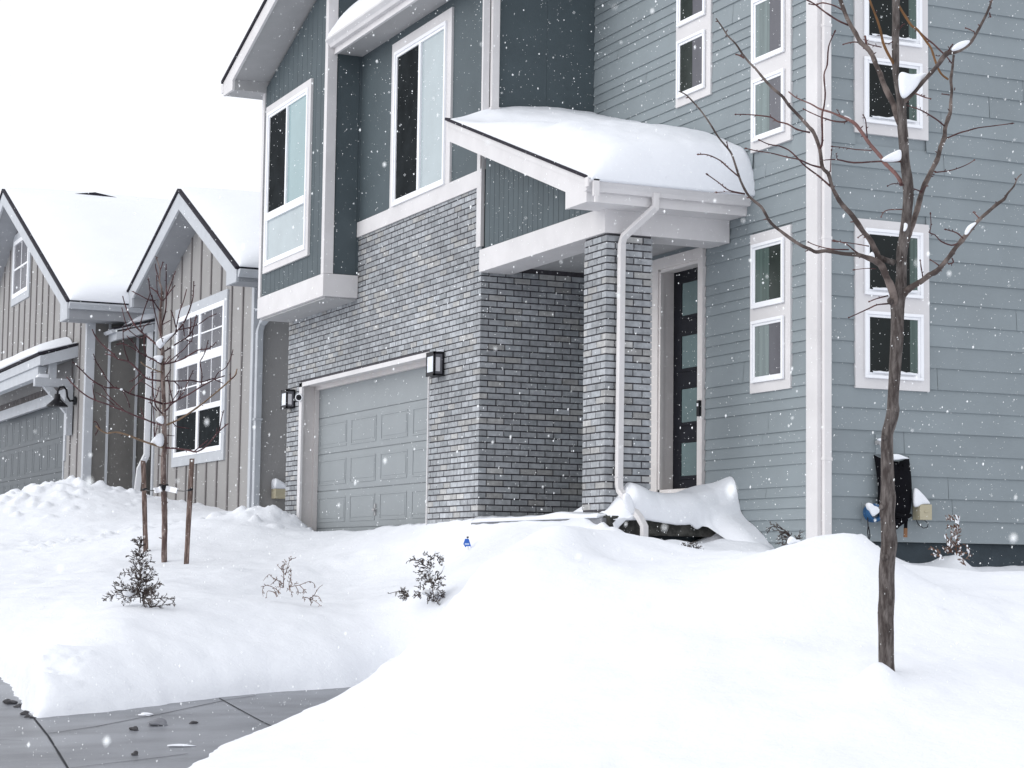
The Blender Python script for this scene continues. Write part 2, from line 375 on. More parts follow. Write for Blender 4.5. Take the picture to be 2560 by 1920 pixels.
# --- pavement sheet with joints
b = MB()
q = [np.array([x, y, zpave(x, y)]) for x, y in ((-14,-1),(9.5,6.0),(12.5,24.5),(-14,26))]
n = b.add(q); b.face([n, n+1, n+2, n+3], 0)
def joint(pxs, w):
    pts = [onpave(*p) for p in pxs]
    fine = []
    for a, c in zip(pts, pts[1:]):
        k = max(2, int(np.linalg.norm(c-a)/.12))
        fine += [a+(c-a)*i/k for i in range(k)]
    fine.append(pts[-1])
    for i in range(len(fine)-1):
        a, c = fine[i], fine[i+1]; t = c-a; s = np.array([-t[1], t[0], 0]); s /= np.linalg.norm(s)
        w0 = w*(.8+.4*vnoise(np.array(i*.7), np.array(3.3))); w1 = w*(.8+.4*vnoise(np.array((i+1)*.7), np.array(3.3)))
        up = np.array([0, 0, .004])
        k = b.add([a-s*w0+up, a+s*w0+up, c+s*w1+up, c-s*w1+up]); b.face([k, k+3, k+2, k+1], 1)
joint([(80,1790),(100,1815),(120,1840),(140,1872),(160,1905),(178,1935),(200,1980)], .010)
joint([(112,1836),(240,1817),(400,1786),(560,1752),(640,1740)], .007)
joint([(548,1746),(600,1775),(650,1802),(720,1836)], .008)
joint([(176,1921),(300,1906),(380,1897),(470,1885)], .006)
joint([(-200,1835),(0,1850),(60,1853)], .004)
tag(b.build('pavement', ['wetconcrete', 'joint']), kind='structure')

# ================================================================== MAIN HOUSE
XG, YC, XD, YR, XB, YB = 8.74, 20.46, 10.105, 15.82, 8.295, 24.46
H = empty('house', (10.1, 20.46, .2), 'two-storey house with grey brick garage front, dark blue upper panels and pale lap siding', 'house')
SND = (.45,.5)
def tint(p=0., q=0.):
    r = random.random()
    g = random.choice([.66,.70,.73,.76,.80,.84,.88,.94])*random.uniform(.94,1.06)*(1+.30*float(fbm(np.array(p*.9+3), np.array(q*1.1+7), 3)))
    if r < .16: return (g*1.12, g*1.09, g*1.04)
    if r < .25: return (g*.95, g*.98, g*1.0)
    return (g*.97, g*.985, g)
HB, LB, JT = .0677, .200, .0145
def brickwall(b, zlo, zhi, fy=None, sx=None, hole=None):
    pass
# front brick face (looks to -X) with garage opening, wrapping the corner to the side face (looks to -Y)
def front_bricks(b):
    k = 0; z = -.20
    yL = 27.26
    while z < 4.15:
        z0, z1 = z, min(z+HB-JT, 4.16)
        even = k % 2 == 0
        y = YC+(.190 if even else .090)+JT
        ymax = YB if z0 > 3.40 else yL
        # corner brick
        if z0 < 3.19:
            j = random.uniform(-.0015, .0015)
            b.box(XG+j, XG+(.090 if even else .190), YC+j, YC+(.190 if even else .090), z0, z1, 0, tint(y, z))
        else:
            b.box(XG, XG+.05, YC+.004, YC+(.190 if even else .090), z0, z1, 0, tint(y, z))
        while y < ymax-.02:
            y1 = min(y+LB-JT, ymax)
            a0, a1 = y, y1
            segs = [(a0, a1)]
            if z0 < 2.47 and a1 > 21.93 and a0 < 26.70:
                segs = []
                if a0 < 21.93-.03: segs.append((a0, 21.93))
                if a1 > 26.70+.03: segs.append((26.70, a1))
            for s0, s1 in segs:
                j = random.uniform(-.0025, .0025)
                b.box(XG+j, XG+.05, s0, s1, z0, z1, 0, tint(y, z), skip='r')
            y = y1+JT
        # far-left return brick end
        z += HB; k += 1
    # mortar behind
    b.box(XG+.011, XG+.06, YC+.012, 21.925, -.3, 4.16, 1)
    b.box(XG+.011, XG+.06, 21.925, 26.705, 2.475, 4.16, 1)
    b.box(XG+.011, XG+.06, 26.705, 27.25, -.3, 4.16, 1)
    b.box(XG+.06, XG+.30, 27.12, 27.25, -.3, 3.4, 1)
part('brick_wall', ['brick', 'mortar'], H, front_bricks)
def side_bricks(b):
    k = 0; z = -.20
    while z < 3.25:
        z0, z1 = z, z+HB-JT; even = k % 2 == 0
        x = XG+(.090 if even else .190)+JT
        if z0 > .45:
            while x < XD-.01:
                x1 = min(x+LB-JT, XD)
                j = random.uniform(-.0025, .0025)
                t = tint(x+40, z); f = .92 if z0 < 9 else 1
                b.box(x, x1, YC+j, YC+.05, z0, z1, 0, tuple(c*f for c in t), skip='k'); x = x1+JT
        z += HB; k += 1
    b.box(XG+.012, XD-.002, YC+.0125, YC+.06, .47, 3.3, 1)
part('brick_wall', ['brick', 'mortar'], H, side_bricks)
PX0, PX1, PY0, PY1 = 8.738, 9.237, 17.41, 17.885
def pillar(b):
    k = 0; z = .560
    W_ = PX1-PX0; D_ = PY1-PY0
    while z < 3.20:
        z0, z1 = z, min(z+HB-JT, 3.21); even = k % 2 == 0
        la, lb = (.19, .09) if even else (.09, .19)
        b.box(PX0, PX0+la, PY0, PY0+lb, z0, z1, 0, tint(70, z))
        x = PX0+la+JT
        while x < PX1-.03:
            x1 = min(x+LB-JT, PX1); 
            if PX1-x1 < .045: x1 = PX1
            j = random.uniform(-.0025, .0025); b.box(x, x1, PY0+j, PY0+.05, z0, z1, 0, tint(70, z)); x = x1+JT
        y = PY0+lb+JT
        while y < PY1-.03:
            y1 = min(y+LB-JT, PY1)
            if PY1-y1 < .045: y1 = PY1
            j = random.uniform(-.0025, .0025); b.box(PX0+j, PX0+.05, y, y1, z0, z1, 0, tint(70, z))
            b.box(PX1-.05, PX1+j, max(y, PY0+.06), y1, z0, z1, 0, tint(70, z)); y = y1+JT
        z += HB; k += 1
    b.box(PX0+.011, PX1-.011, PY0+.011, PY1, .54, 3.205, 1)
part('porch_pillar', ['brick', 'mortar'], H, pillar)
# dark upper walls
part('panel_wall', 'navy', H, lambda b: (b.box(XG+.005, XG+.15, YC+.01, YB+.05, 4.16, 6.9)))
def dark_side(b):
    b.box(XG+.01, 9.50, YC, YC+.12, 3.3, 8.0); b.box(9.504, XD+.05, YC, YC+.12, 3.3, 8.0)
    b.box(XG+.01, XD+.05, YC+.003, YC+.1, 3.31, 7.99)
part('panel_wall', 'navy', H, dark_side)
part('band_board', 'trim', H, lambda b: b.box(XG-.022, XG+.03, YC+.005, YB, 4.165, 4.355))
# bay
def bay(b):
    b.box(XB+.012, XG, YB+.012, 27.215, 3.40, 6.0); 
    b.prism([(XB+.012, YB+.012, 6.0),(XB+.012, 27.215, 6.0),(XB+.012, 27.215, 6.62),(XB+.012, YB+.012, 7.55)], (2.0, 0, 0))
    y = YB+.09
    while y < 27.13:                                    # grooved panel boards on the street face
        y1 = min(y+.192, 27.14); zt = 6.62+(27.215-y1)*.34-.01
        b.box(XB, XB+.012, y, y1, 3.68, zt); y = y1+.008
    x = XB+.12
    while x < XG+1.8:                                   # and on the flank
        x1 = x+.30; b.box(x, x1-.004, YB, YB+.012, 3.68, 7.5); x = x1
part('bay_wall', 'navy', H, bay)
def skirt(b):
    b.box(XB-.025, XG-.003, YB-.025, 27.24, 3.385, 3.672)
part('bay_skirt', 'trim', H, skirt, bevel=.004)
def corner(b):
    b.box(XB-.022, XB+.005, YB-.022, YB+.085, 3.675, 7.62); b.box(XB+.005, XB+.105, YB-.022, YB+.005, 3.675, 7.60)
part('corner_board', 'trim', H, corner)
part('corner_board', 'trim', H, lambda b: b.box(XB-.022, XB+.05, 27.14, 27.238, 3.675, 6.55))
part('bay_underside', 'soffit', H, lambda b: b.box(XB+.02, XG+.006, YB+.02, 27.2, 3.360, 3.384))
# bay roof: rake board, soffit, eave box, shingle edge
XR = 7.80; SL = .34
def ztop(y): return 6.77+(27.58-y)*SL
def rake(b):
    y0 = 23.3
    b.prism([(XR, 27.58, ztop(27.58)-.03),(XR, y0, ztop(y0)-.03),(XR, y0, ztop(y0)-.24),(XR, 27.13, ztop(27.13)-.24),(XR, 27.13, 6.545),(XR, 27.58, 6.545)], (.035, 0, 0))
part('rake_board', 'trim', H, rake)
def bsoff(b):
    y0 = 23.3
    b.prism([(XR+.036, 27.14, ztop(27.14)-.225),(XR+.036, y0, ztop(y0)-.225),(XR+.036, y0, ztop(y0)-.205),(XR+.036, 27.14, ztop(27.14)-.205)], (3.2, 0, 0))
    b.box(XR+.036, 12, 27.135, 27.575, 6.55, 6.70)
    b.prism([(XR+.036, 27.575, 6.70),(XR+.036, 27.135, 6.70),(XR+.036, 27.135, ztop(27.135)-.21),(XR+.036, 27.575, ztop(27.575)-.07)], (3.2, 0, 0))
part('soffit', 'soffit', H, bsoff)
def broof(b):
    y0 = 23.3
    b.prism([(XR-.025, 27.62, ztop(27.62)-.028),(XR-.025, y0, ztop(y0)-.028),(XR-.025, y0, ztop(y0)+.012),(XR-.025, 27.62, ztop(27.62)+.012)], (4.2, 0, 0))
part('roof', 'shingle', H, broof)
part('gutter', 'trim', H, lambda b: b.prism([(XR+.0, 27.59, 6.60),(XR, 27.68, 6.60),(XR, 27.72, 6.70),(XR, 27.72, 6.72),(XR, 27.59, 6.72)], (4, 0, 0)))
# main eave over the wide window
def fascia(b): b.box(8.355, 8.39, 20.0, YB-.028, 6.495, 6.665)
part('fascia_board', 'trim', H, fascia)
part('soffit', 'soffit', H, lambda b: b.box(8.39, XG+.01, 20.0, YB-.002, 6.515, 6.54))
def kgut(b, y0, y1, x, z, s=1):
    prof = [(x, z), (x-.055, z), (x-.075, z+.035), (x-.125, z+.075), (x-.125, z+.10), (x-.10, z+.10), (x, z+.10)]
    b.prism([(px, y0, pz) for px, pz in prof], (0, y1-y0, 0))
part('gutter', 'trim', H, lambda b: kgut(b, 20.0, YB-.03, 8.354, 6.575))
part('roof', 'shingle', H, lambda b: b.prism([(8.30, 20.0, 6.68),(11.5, 20.0, 8.0),(11.5, 20.0, 7.9),(8.40, 20.0, 6.60)], (0, YB-.002-20.0, 0)))
# corner board and tall downspout at the brick corner
part('corner_board', 'trim', H, lambda b: (b.box(XG-.02, XG+.055, YC-.022, YC+.018, 4.36, 7.0), b.box(XG-.02, XG+.02, YC-.015, YC+.11, 3.50, 4.60)))
def dsp(b):
    b.tube([(8.85, YC-.045, 4.85),(8.85, YC-.045, 7.0)], 0, square=(.045, .03))
    b.box(8.795, 8.905, YC-.080, YC-.005, 5.02, 5.05)
    b.box(8.79, 8.91, YC-.082, YC-.003, 6.3, 6.33)
part('downspout', 'metalpipe', H, dsp, bevel=.006)

# ---- windows -----------------------------------------------------------------
def frame_boxes(b, f, p, a0, a1, z0, z1, w, d0, d1, mi=0):
    b.fb(f, p, a0, a1, z0, z0+w, d0, d1, mi); b.fb(f, p, a0, a1, z1-w, z1, d0, d1, mi)
    b.fb(f, p, a0, a0+w, z0+w, z1-w, d0, d1, mi); b.fb(f, p, a1-w, a1, z0+w, z1-w, d0, d1, mi)
def sash(win, f, p, a0, a1, z0, z1, w=.055, d=.05, name='window_frame'):
    fr = part(name, 'vinyl', win, lambda b: (frame_boxes(b, f, p, a0, a1, z0, z1, w*.55, .004, d), frame_boxes(b, f, p, a0+w*.55, a1-w*.55, z0+w*.55, z1-w*.55, w*.45, .004, d-.014)), bevel=.003)
    return fr
def pane(win, f, p, a0, a1, z0, z1, m, d=.018):
    return part('glass_pane', m, win, lambda b: b.fb(f, p, a0, a1, z0, z1, .002, d))
def snowsill(win, f, p, a0, a1, z, seed):
    def fn(b):
        r = random.Random(seed); k = 12; n0 = None
        for i in range(k+1):
            a = a0+(a1-a0)*i/k; h = .012+.022*r.random()*(1-abs(2*i/k-1)*.4)
            v = [(a, p-.05, z-.004),(a, p-.053, z+h*.5),(a, p-.036, z+h),(a, p-.015, z+h*1.1)] if f == 'Y' else [(p-.05, a, z-.004),(p-.053, a, z+h*.5),(p-.036, a, z+h),(p-.015, a, z+h*1.1)]
            n = b.add(v)
            if n0 is not None:
                for q in range(3): b.face([n0+q, n+q, n+q+1, n0+q+1])
            n0 = n
    part('sill_snow', 'roofsnow', win, fn, smooth=True)
# bay window: slider above a fixed light
w_ = part('window', 'trim', H, lambda b: frame_boxes(b, 'X', XB, 25.07, 27.02, 3.985, 6.315, .105, .0, .032))
tag(w_, 'bay window with dark left sash and pale aqua right sash over a fixed pane')
sash(w_, 'X', XB, 25.165, 26.93, 4.075, 6.215, .075)
part('mullion', 'vinyl', w_, lambda b: (b.fb('X', XB, 25.24, 26.855, 4.695, 4.80, .004, .05), b.fb('X', XB, 26.02, 26.07, 4.80, 6.14, .004, .045)))
pane(w_, 'X', XB, 26.07, 26.86, 4.80, 6.145, 'screen'); pane(w_, 'X', XB, 25.235, 26.02, 4.80, 6.145, 'aqua'); pane(w_, 'X', XB, 25.235, 26.86, 4.145, 4.695, 'pale')
# wide window above the garage
w_ = part('window', 'trim', H, lambda b: (b.fb('X', XG, 23.17, 23.30, 4.356, 6.27, -.01, .022), b.fb('X', XG, 21.37, 21.50, 4.356, 6.27, -.01, .022), b.fb('X', XG, 21.37, 23.30, 6.27, 6.40, -.01, .022)))
tag(w_, 'tall wide window above the garage with dark left sash and pale right sash')
sash(w_, 'X', XG, 21.50, 23.17, 4.357, 6.27, .075)
part('mullion', 'vinyl', w_, lambda b: b.fb('X', XG, 22.28, 22.345, 4.43, 6.2, .004, .045))
pane(w_, 'X', XG, 22.34, 23.10, 4.43, 6.2, 'screen'); pane(w_, 'X', XG, 21.57, 22.285, 4.43, 6.2, 'pale')
def tallwin(f, p, a0, a1, z0, z1, lights, lab, mats, split=None, snow=False):
    """one casing with stacked lights; lights = [(a0,a1,z0,z1)]"""
    w = part('window', 'trim', H, lambda b: b.fb(f, p, a0, a1, z0, z1, -.03, .030))
    tag(w, lab)
    for i, (c0, c1, y0, y1) in enumerate(lights):
        q = p-.030 if f == 'X' else p-.030
        sash(w, f, q, c0, c1, y0, y1, .055, .030)
        m = mats[i % len(mats)]; u = .052
        if f == 'X':
            s = c0+(c1-c0)*.47
            pane(w, f, q, s, c1-u, y0+u, y1-u, m[0], .008); pane(w, f, q, c0+u, s, y0+u, y1-u, m[1], .006)
        else:
            s = c1-(c1-c0)*.22
            pane(w, f, q, c0+u, s, y0+u, y1-u, m[0], .008); pane(w, f, q, s, c1-u, y0+u, y1-u, m[1], .006)
        if snow: snowsill(w, f, q+.012, c0+u+.02, c1-u-.02, y0+.052, i+3)
    return w
GM = [('greenglass', 'mauveglass')]
tallwin('X', XD, 16.25, 16.98, 1.69, 3.225, [(16.345,16.925,2.50,3.12),(16.345,16.925,1.785,2.38)], 'narrow two-light window beside the front door, potted plant light above', [('curtain', 'curtaindark'), ('greenglass', 'mauveglass')])
tallwin('X', XD, 16.25, 16.98, 4.03, 6.4, [(16.345,16.925,4.89,5.52),(16.345,16.925,4.125,4.73),(16.345,16.925,5.66,6.26)], 'narrow stacked upper window nearest the house corner', GM)
tallwin('X', XD, 17.77, 18.50, 4.78, 7.2, [(17.865,18.445,5.62,6.22),(17.865,18.445,4.865,5.47),(17.865,18.445,6.36,6.96)], 'narrow stacked upper window nearest the porch roof', [('curtaindark', 'mauveglass')])
DG = [('darkglass', 'curtain')]
tallwin('Y', YR, 10.487, 11.305, 1.68, 3.25, [(10.58,11.222,2.545,3.165),(10.58,11.222,1.775,2.395)], 'dark two-light ground floor window behind the bare tree', DG, snow=True)
tallwin('Y', YR, 10.487, 11.305, 4.055, 6.3, [(10.58,11.222,4.93,5.57),(10.58,11.222,4.155,4.775),(10.58,11.222,5.70,6.2)], 'dark stacked upper window behind the bare tree', DG, snow=True)

# ---- lap siding -----------------------------------------------------------------
def lap(b, f, p, a0, a1, zs, holes):
    """boards with a tilted face; zs = list of lower edges"""
    for z0, z1 in zip(zs, zs[1:]):
        segs = [(a0, a1)]
        for h0, h1, hz0, hz1 in holes:
            if z1 > hz0+.01 and z0 < hz1-.01:
                ns = []
                for s0, s1 in segs:
                    if h1 <= s0 or h0 >= s1: ns.append((s0, s1)); continue
                    if h0-s0 > .01: ns.append((s0, h0))
                    if s1-h1 > .01: ns.append((h1, s1))
                segs = ns
        cut = a0+random.uniform(.3, 3.2); cuts = []
        while cut < a1: cuts.append(cut); cut += random.uniform(2.4, 3.66)
        for c in cuts:
            segs = [q for s0, s1 in segs for q in ([(s0, c-.002), (c+.002, s1)] if s0+.1 < c < s1-.1 else [(s0, s1)])]
        for s0, s1 in segs:
            g_ = random.uniform(.955, 1.045); tn = (g_, g_, g_)
            d0, d1 = .017+random.uniform(-.0015, .002), .003
            if f == 'X': v = [(p-d0, s0, z0),(p-d0, s1, z0),(p-d1, s1, z1+.012),(p-d1, s0, z1+.012)]; q = [(p+.02, s0, z0),(p+.02, s1, z0)]
            else: v = [(s0, p-d0, z0),(s1, p-d0, z0),(s1, p-d1, z1+.012),(s0, p-d1, z1+.012)]; q = [(s0, p+.02, z0),(s1, p+.02, z0)]
            n = b.add(v+q)
            b.face([n, n+1, n+2, n+3] if f == 'Y' else [n+1, n, n+3, n+2], 0, tn)
            b.face([n, n+4, n+5, n+1], 0, tn)
zr = [.279+.2035*i for i in range(36)]
def rwall(b):
    lap(b, 'Y', YR, 10.115, 15.5, zr, [(10.50,11.29,1.70,3.23),(10.50,11.29,4.08,6.28)])
    b.box(10.14, 15.5, YR+.004, YR+.15, .285, 7.6)
part('siding_wall', 'siding', H, rwall)
zd = [-.05, .16, .265, .37, .474, .579, .683, .78]; k = .984
while k < 7.5:
    zd += [k, k+.103, k+.206, k+.31]; k += .5145
def dwall(b):
    lap(b, 'X', XD, 15.83, 20.458, zd, [(17.88,19.015,.5,3.24),(16.26,16.97,1.70,3.21),(16.26,16.97,4.04,6.38),(17.78,18.49,4.79,7.18)])
    b.box(XD+.004, XD+.03, 15.9, 17.955, -.1, 7.6); b.box(XD+.004, XD+.03, 18.83, 20.6, -.1, 7.6); b.box(XD+.004, XD+.03, 17.955, 18.83, 3.145, 7.6)
    b.box(XD+.03, 11.5, 16.0, 17.94, -.1, 7.6); b.box(XD+.03, 11.5, 18.9, 20.6, .1, 7.6)
part('siding_wall', 'siding', H, dwall)
part('foundation', 'found', H, lambda b: b.box(10.13, 15.5, YR+.035, YR+.14, -.8, .275))
part('corner_board', 'trim', H, lambda b: (b.box(XD-.026, XD+.03, YR-.026, YR+.165, .10, 7.6)))
def dsp2(b):
    b.tube([(XD+.056, YR-.052, .1),(XD+.056, YR-.052, 7.6)], 0, square=(.040, .024))
    for z in (1.0, 3.02, 5.0): b.box(XD+.012, XD+.103, YR-.080, YR-.02, z, z+.03)
part('downspout', 'metalpipe', H, dsp2, bevel=.006)
part('roof', 'shingle', H, lambda b: (b.box(XD-.05, 15.6, YR-.05, 20.3, 7.62, 7.72), b.box(12, 15.5, 20.3, 27.2, 6.9, 7.6)))
part('back_wall', 'sidingplain', H, lambda b: (b.box(15.0, 15.4, 15.9, 27.2, -.5, 7.6), b.box(9.2, 15.0, 27.06, 27.19, -.5, 6.9)))

# ---- garage door ------------------------------------------------------------------
GX0 = 9.005
def gdoor(b):
    b.box(GX0, GX0+.05, 21.93, 26.66, -.10, 2.44)
    rows = [2.43, 1.985, 1.49, .99, .49, -.01]
    cols = [26.64, 25.38, 24.265, 23.162, 21.95]
    for i in range(len(rows)-1):
        zt, zb = rows[i]-.006, rows[i+1]+.006
        b.box(GX0-.012, GX0, 21.93, 26.66, zb, zt)
        for j in range(4):
            y1, y0 = cols[j]-.09, cols[j+1]+.09
            if i == 0: continue
            # raised panel: a raised rim with a flat field
            z0, z1 = zb+.075, zt-.075
            frame_boxes(b, 'X', GX0-.012, y0, y1, z0, z1, .020, 0, .006)
            b.fb('X', GX0-.012, y0+.05, y1-.05, z0+.05, z1-.05, 0, .004)
gd = part('garage_door', 'gdoor', H, gdoor, bevel=.003)
part('handle', 'soffit', gd, lambda b: (b.box(GX0-.03, GX0-.012, 24.30, 24.33, .63, .78), b.tube([(GX0-.045, 24.27, .70),(GX0-.045, 24.36, .70)], .009, 8), b.box(GX0-.05, GX0-.03, 24.30, 24.33, .68, .72)))
def gtrim(b):
    b.box(XG-.012, XG+.02, 26.585, 26.70, -.1, 2.47); b.box(XG-.012, XG+.02, 21.93, 26.70, 2.415, 2.472); b.box(XG-.012, XG+.02, 21.93, 21.952, -.1, 2.415)
part('garage_trim', 'trim', H, gtrim)
def gjamb(b):
    b.box(XG+.02, GX0, 26.655, 26.70, -.1, 2.44); b.box(XG+.02, GX0, 21.93, 21.945, -.1, 2.44); b.box(XG+.02, GX0, 21.945, 26.655, 2.425, 2.47)
    b.box(XG+.19, GX0-.014, 26.615, 26.655, -.1, 2.425); b.box(XG+.19, GX0-.014, 21.945, 26.615, 2.375, 2.425)
part('garage_jamb', 'beige', H, gjamb)
# ---- wall lanterns ----------------------------------------------------------------
def lantern(px, w, z0, z1, lab, snow=False):
    x1 = XG-.008; x0 = XG-.135; y0 = float(onp(px, 950, 'X', XG)[1]); y1 = y0+w
    def fr(b):
        b.box(x1-.02, x1, y0, y1, z0, z1)
        t = .022
        for yy in (y0, y1-t):
            b.box(x0, x0+t, yy, yy+t, z0, z1)
        b.box(x0, x1-.02, y0, y1, z1-.028, z1); b.box(x0, x1-.02, y0, y1, z0, z0+.022)
        b.box(x0+.001, x0+.02, y0+t, y1-t, z1-.05, z1-.028); b.box(x0+.001, x0+.02, y0+t, y1-t, z0+.022, z0+.045)
    L = part('wall_lamp', 'black', H, fr); tag(L, lab)
    part('lamp_glass', 'lampglass', L, lambda b: b.box(x0+.006, x0+.012, y0+.022, y1-.022, z0+.045, z1-.05))
    part('lamp_glass', 'mauveglass', L, lambda b: (b.box(x0+.022, x1-.02, y0+.004, y0+.01, z0+.022, z1-.028)))
    part('lamp_tube', 'candle', L, lambda b: b.box(x0+.028, x0+.080, y0+.0015, y0+.0042, z0+.05, z1-.065))
    if snow:
        part('lamp_snow', 'roofsnow', L, lambda b: b.prism([(x0+.04, y0+.01, z1),(x1, y0+.01, z1),(x1, y0+.01, z1+.030),(x0+.09, y0+.01, z1+.012)], (0, .20, 0)))
lantern(740, .24, 2.14, 2.40, 'black box lantern at the far left end of the brick')
lantern(1111, .235, 2.155, 2.43, 'black box lantern beside the upper right corner of the garage door', True)
def cam_(b):
    c = np.array((XG-.02, 26.64, 2.275)); dr = np.array((-.55, -.78, -.15)); dr /= np.linalg.norm(dr)
    b.tube([c-dr*.06, c+dr*.02, c+dr*.055], [.045, .056, .052], 16, 0); b.tube([c+dr*.0552, c+dr*.060], [.040, .036], 16, 1)
    b.tube([c+dr*.0602, c+dr*.062], [.012, .01], 10, 2)
tag(part('security_camera', ['vinyl', 'black', 'darkglass'], H, cam_, smooth=False), 'round white camera above the garage jamb')

# ---- porch ------------------------------------------------------------------------
def gable_panel(b):
    b.prism([(XG-.004, 17.5, 3.45),(XG-.004, 20.34, 3.45),(XG-.004, 20.34, 4.62),(XG-.004, 17.5, 3.63)], (.03, 0, 0))
    y = 20.335
    while y > 17.5:
        y0 = max(y-.118, 17.5); b.prism([(XG-.014, y0, 3.452),(XG-.014, y, 3.452),(XG-.014, y, 3.62+(y-17.5)*.352),(XG-.014, y0, 3.62+(y0-17.5)*.352)], (.0095, 0, 0)); y = y0-.007
part('porch_gable', 'navy', H, gable_panel)
def beam(b):
    b.box(XG-.030, 9.10, 17.39, 20.452, 3.208, 3.455); b.box(9.10, XD-.02, 17.39, 17.78, 3.208, 3.455)
part('porch_beam', 'trim', H, beam, bevel=.004)
part('porch_ceiling', 'soffit', H, lambda b: b.box(9.10, XD-.02, 17.78, YC-.004, 3.29, 3.34))
XP = 8.36; PS = .352
def zp_(y): return 3.665+(y-17.08)*PS
def prake(b):
    y1 = 20.56
    b.prism([(XP, 17.08, zp_(17.08)-.01),(XP, y1, zp_(y1)-.01),(XP, y1, zp_(y1)-.235),(XP, 17.54, zp_(17.54)-.235),(XP, 17.54, 3.425),(XP, 17.08, 3.425)], (.035, 0, 0))
    b.prism([(XP-.012, 17.08, zp_(17.08)-.012),(XP-.012, y1, zp_(y1)-.012),(XP-.012, y1, zp_(y1)-.075),(XP-.012, 17.08, zp_(17.08)-.075)], (.012, 0, 0))
part('rake_board', 'trim', H, prake)
def peave(b):
    b.box(XP+.036, XD+.03, 17.08, 17.115, 3.43, 3.60)
part('fascia_board', 'trim', H, peave)
part('soffit', 'trim', H, lambda b: (b.box(XP+.036, XD-.02, 17.115, 17.53, 3.432, 3.46), b.box(XP+.036, XG-.016, 17.53, 17.56, 3.45, 3.70)))
part('soffit', 'soffit', H, lambda b: b.prism([(XP+.036, 17.56, zp_(17.56)-.20),(XP+.036, 20.55, zp_(20.55)-.20),(XP+.036, 20.55, zp_(20.55)-.18),(XP+.036, 17.56, zp_(17.56)-.18)], (XG-.014-XP-.036, 0, 0)))
def proof(b):
    b.prism([(XP-.03, 17.03, zp_(17.03)-.012),(XP-.03, 20.58, zp_(20.58)-.012),(XP-.03, 20.58, zp_(20.58)+.018),(XP-.03, 17.03, zp_(17.03)+.018)], (XG+.0-XP+.028, 0, 0))
    b.prism([(XG, 17.03, zp_(17.03)-.012),(XG, YC-.003, zp_(YC)-.012),(XG, YC-.003, zp_(YC)+.018),(XG, 17.03, zp_(17.03)+.018)], (XD-XG+.003, 0, 0))
part('porch_roof', 'shingle', H, proof)
def pgut(b):
    z = 3.52; y = 17.078
    prof = [(y, z), (y-.055, z), (y-.075, z+.035), (y-.118, z+.075), (y-.118, z+.10), (y-.095, z+.10), (y, z+.10)]
    b.prism([(8.33, py, pz) for py, pz in prof], (XD+.035-8.33, 0, 0))
part('gutter', 'trim', H, pgut)
part('gutter_end', 'metalpipe', H, lambda b: (b.box(8.315, 8.33, 16.965, 17.03, 3.55, 3.64), b.box(8.36, 8.42, 16.93, 16.958, 3.46, 3.62), b.box(8.375, 8.405, 16.925, 16.95, 3.40, 3.47)))
def pds(b):
    b.tube([(9.06,17.02,3.56),(9.06,17.02,3.42),(8.885,17.33,3.17),(8.880,17.365,3.10),(8.872,17.365,.80),(8.880,17.36,.74),(8.965,17.10,.47),(8.985,17.06,.40),(8.985,17.06,.10)], 0, square=(.035, .024))
    for z in (2.62, .86): b.box(8.832, 8.912, 17.335, 17.405, z, z+.012)
part('downspout', 'metalpipe', H, pds, bevel=.007)
def slab(b):
    b.box(8.70, XD-.018, 17.21, YC+.012, .315, .497)
part('porch_slab', 'porchslab', H, slab, bevel=.01)
part('foundation', 'found', H, lambda b: b.box(8.78, XD-.02, 17.36, 20.4, -.6, .314))
part('porch_step', 'concrete', H, lambda b: b.box(8.655, 8.699, 17.28, 20.44, .20, .475))
# front door
def dtrim(b):
    b.box(XD-.045, XD+.01, 18.835, 19.01, .45, 3.125); b.box(XD-.045, XD+.01, 17.885, 17.985, .45, 3.125); b.box(XD-.047, XD+.01, 17.885, 19.01, 3.125, 3.24)
    b.box(XD-.03, XD+.005, 18.80, 18.835, .45, 3.10); b.box(XD-.03, XD+.005, 17.985, 17.995, .45, 3.10); b.box(XD-.03, XD+.005, 17.995, 18.80, 3.09, 3.124)
part('door_trim', 'beige', H, dtrim)
def djamb(b):
    b.box(XD+.005, XD+.22, 18.815, 18.86, .45, 3.12); b.box(XD+.005, XD+.22, 17.955, 17.985, .45, 3.12); b.box(XD+.005, XD+.22, 17.985, 18.815, 3.10, 3.14)
part('door_jamb', 'beige', H, djamb)
XS = XD+.135
gl = [(2.965,2.625),(2.41,2.075),(1.858,1.515),(1.30,.962)]
def slabd(b):
    b.box(XS, XS+.05, 17.95, 18.83, .50, 3.11)
    zs = [3.10]
    for t, bt in gl: frame_boxes(b, 'X', XS, 17.96, 18.655, bt-.035, t+.035, .03, 0, .012)
dr = part('front_door', 'doorblack', H, slabd, bevel=.002)
for t, bt in gl: part('door_glass', 'frost', dr, lambda b: b.box(XS-.004, XS+.01, 17.992, 18.62, bt, t))
part('door_sill', 'beige', H, lambda b: b.box(XD-.03, XD+.18, 17.99, 18.84, .47, .82))
tag(part('doorbell', ['black', 'vinyl'], H, lambda b: (b.box(XD-.075, XD-.048, 17.895, 17.945, 1.53, 1.69), b.box(XD-.077, XD-.0755, 17.905, 17.935, 1.63, 1.66, 1))), 'slim black doorbell on the right door casing')
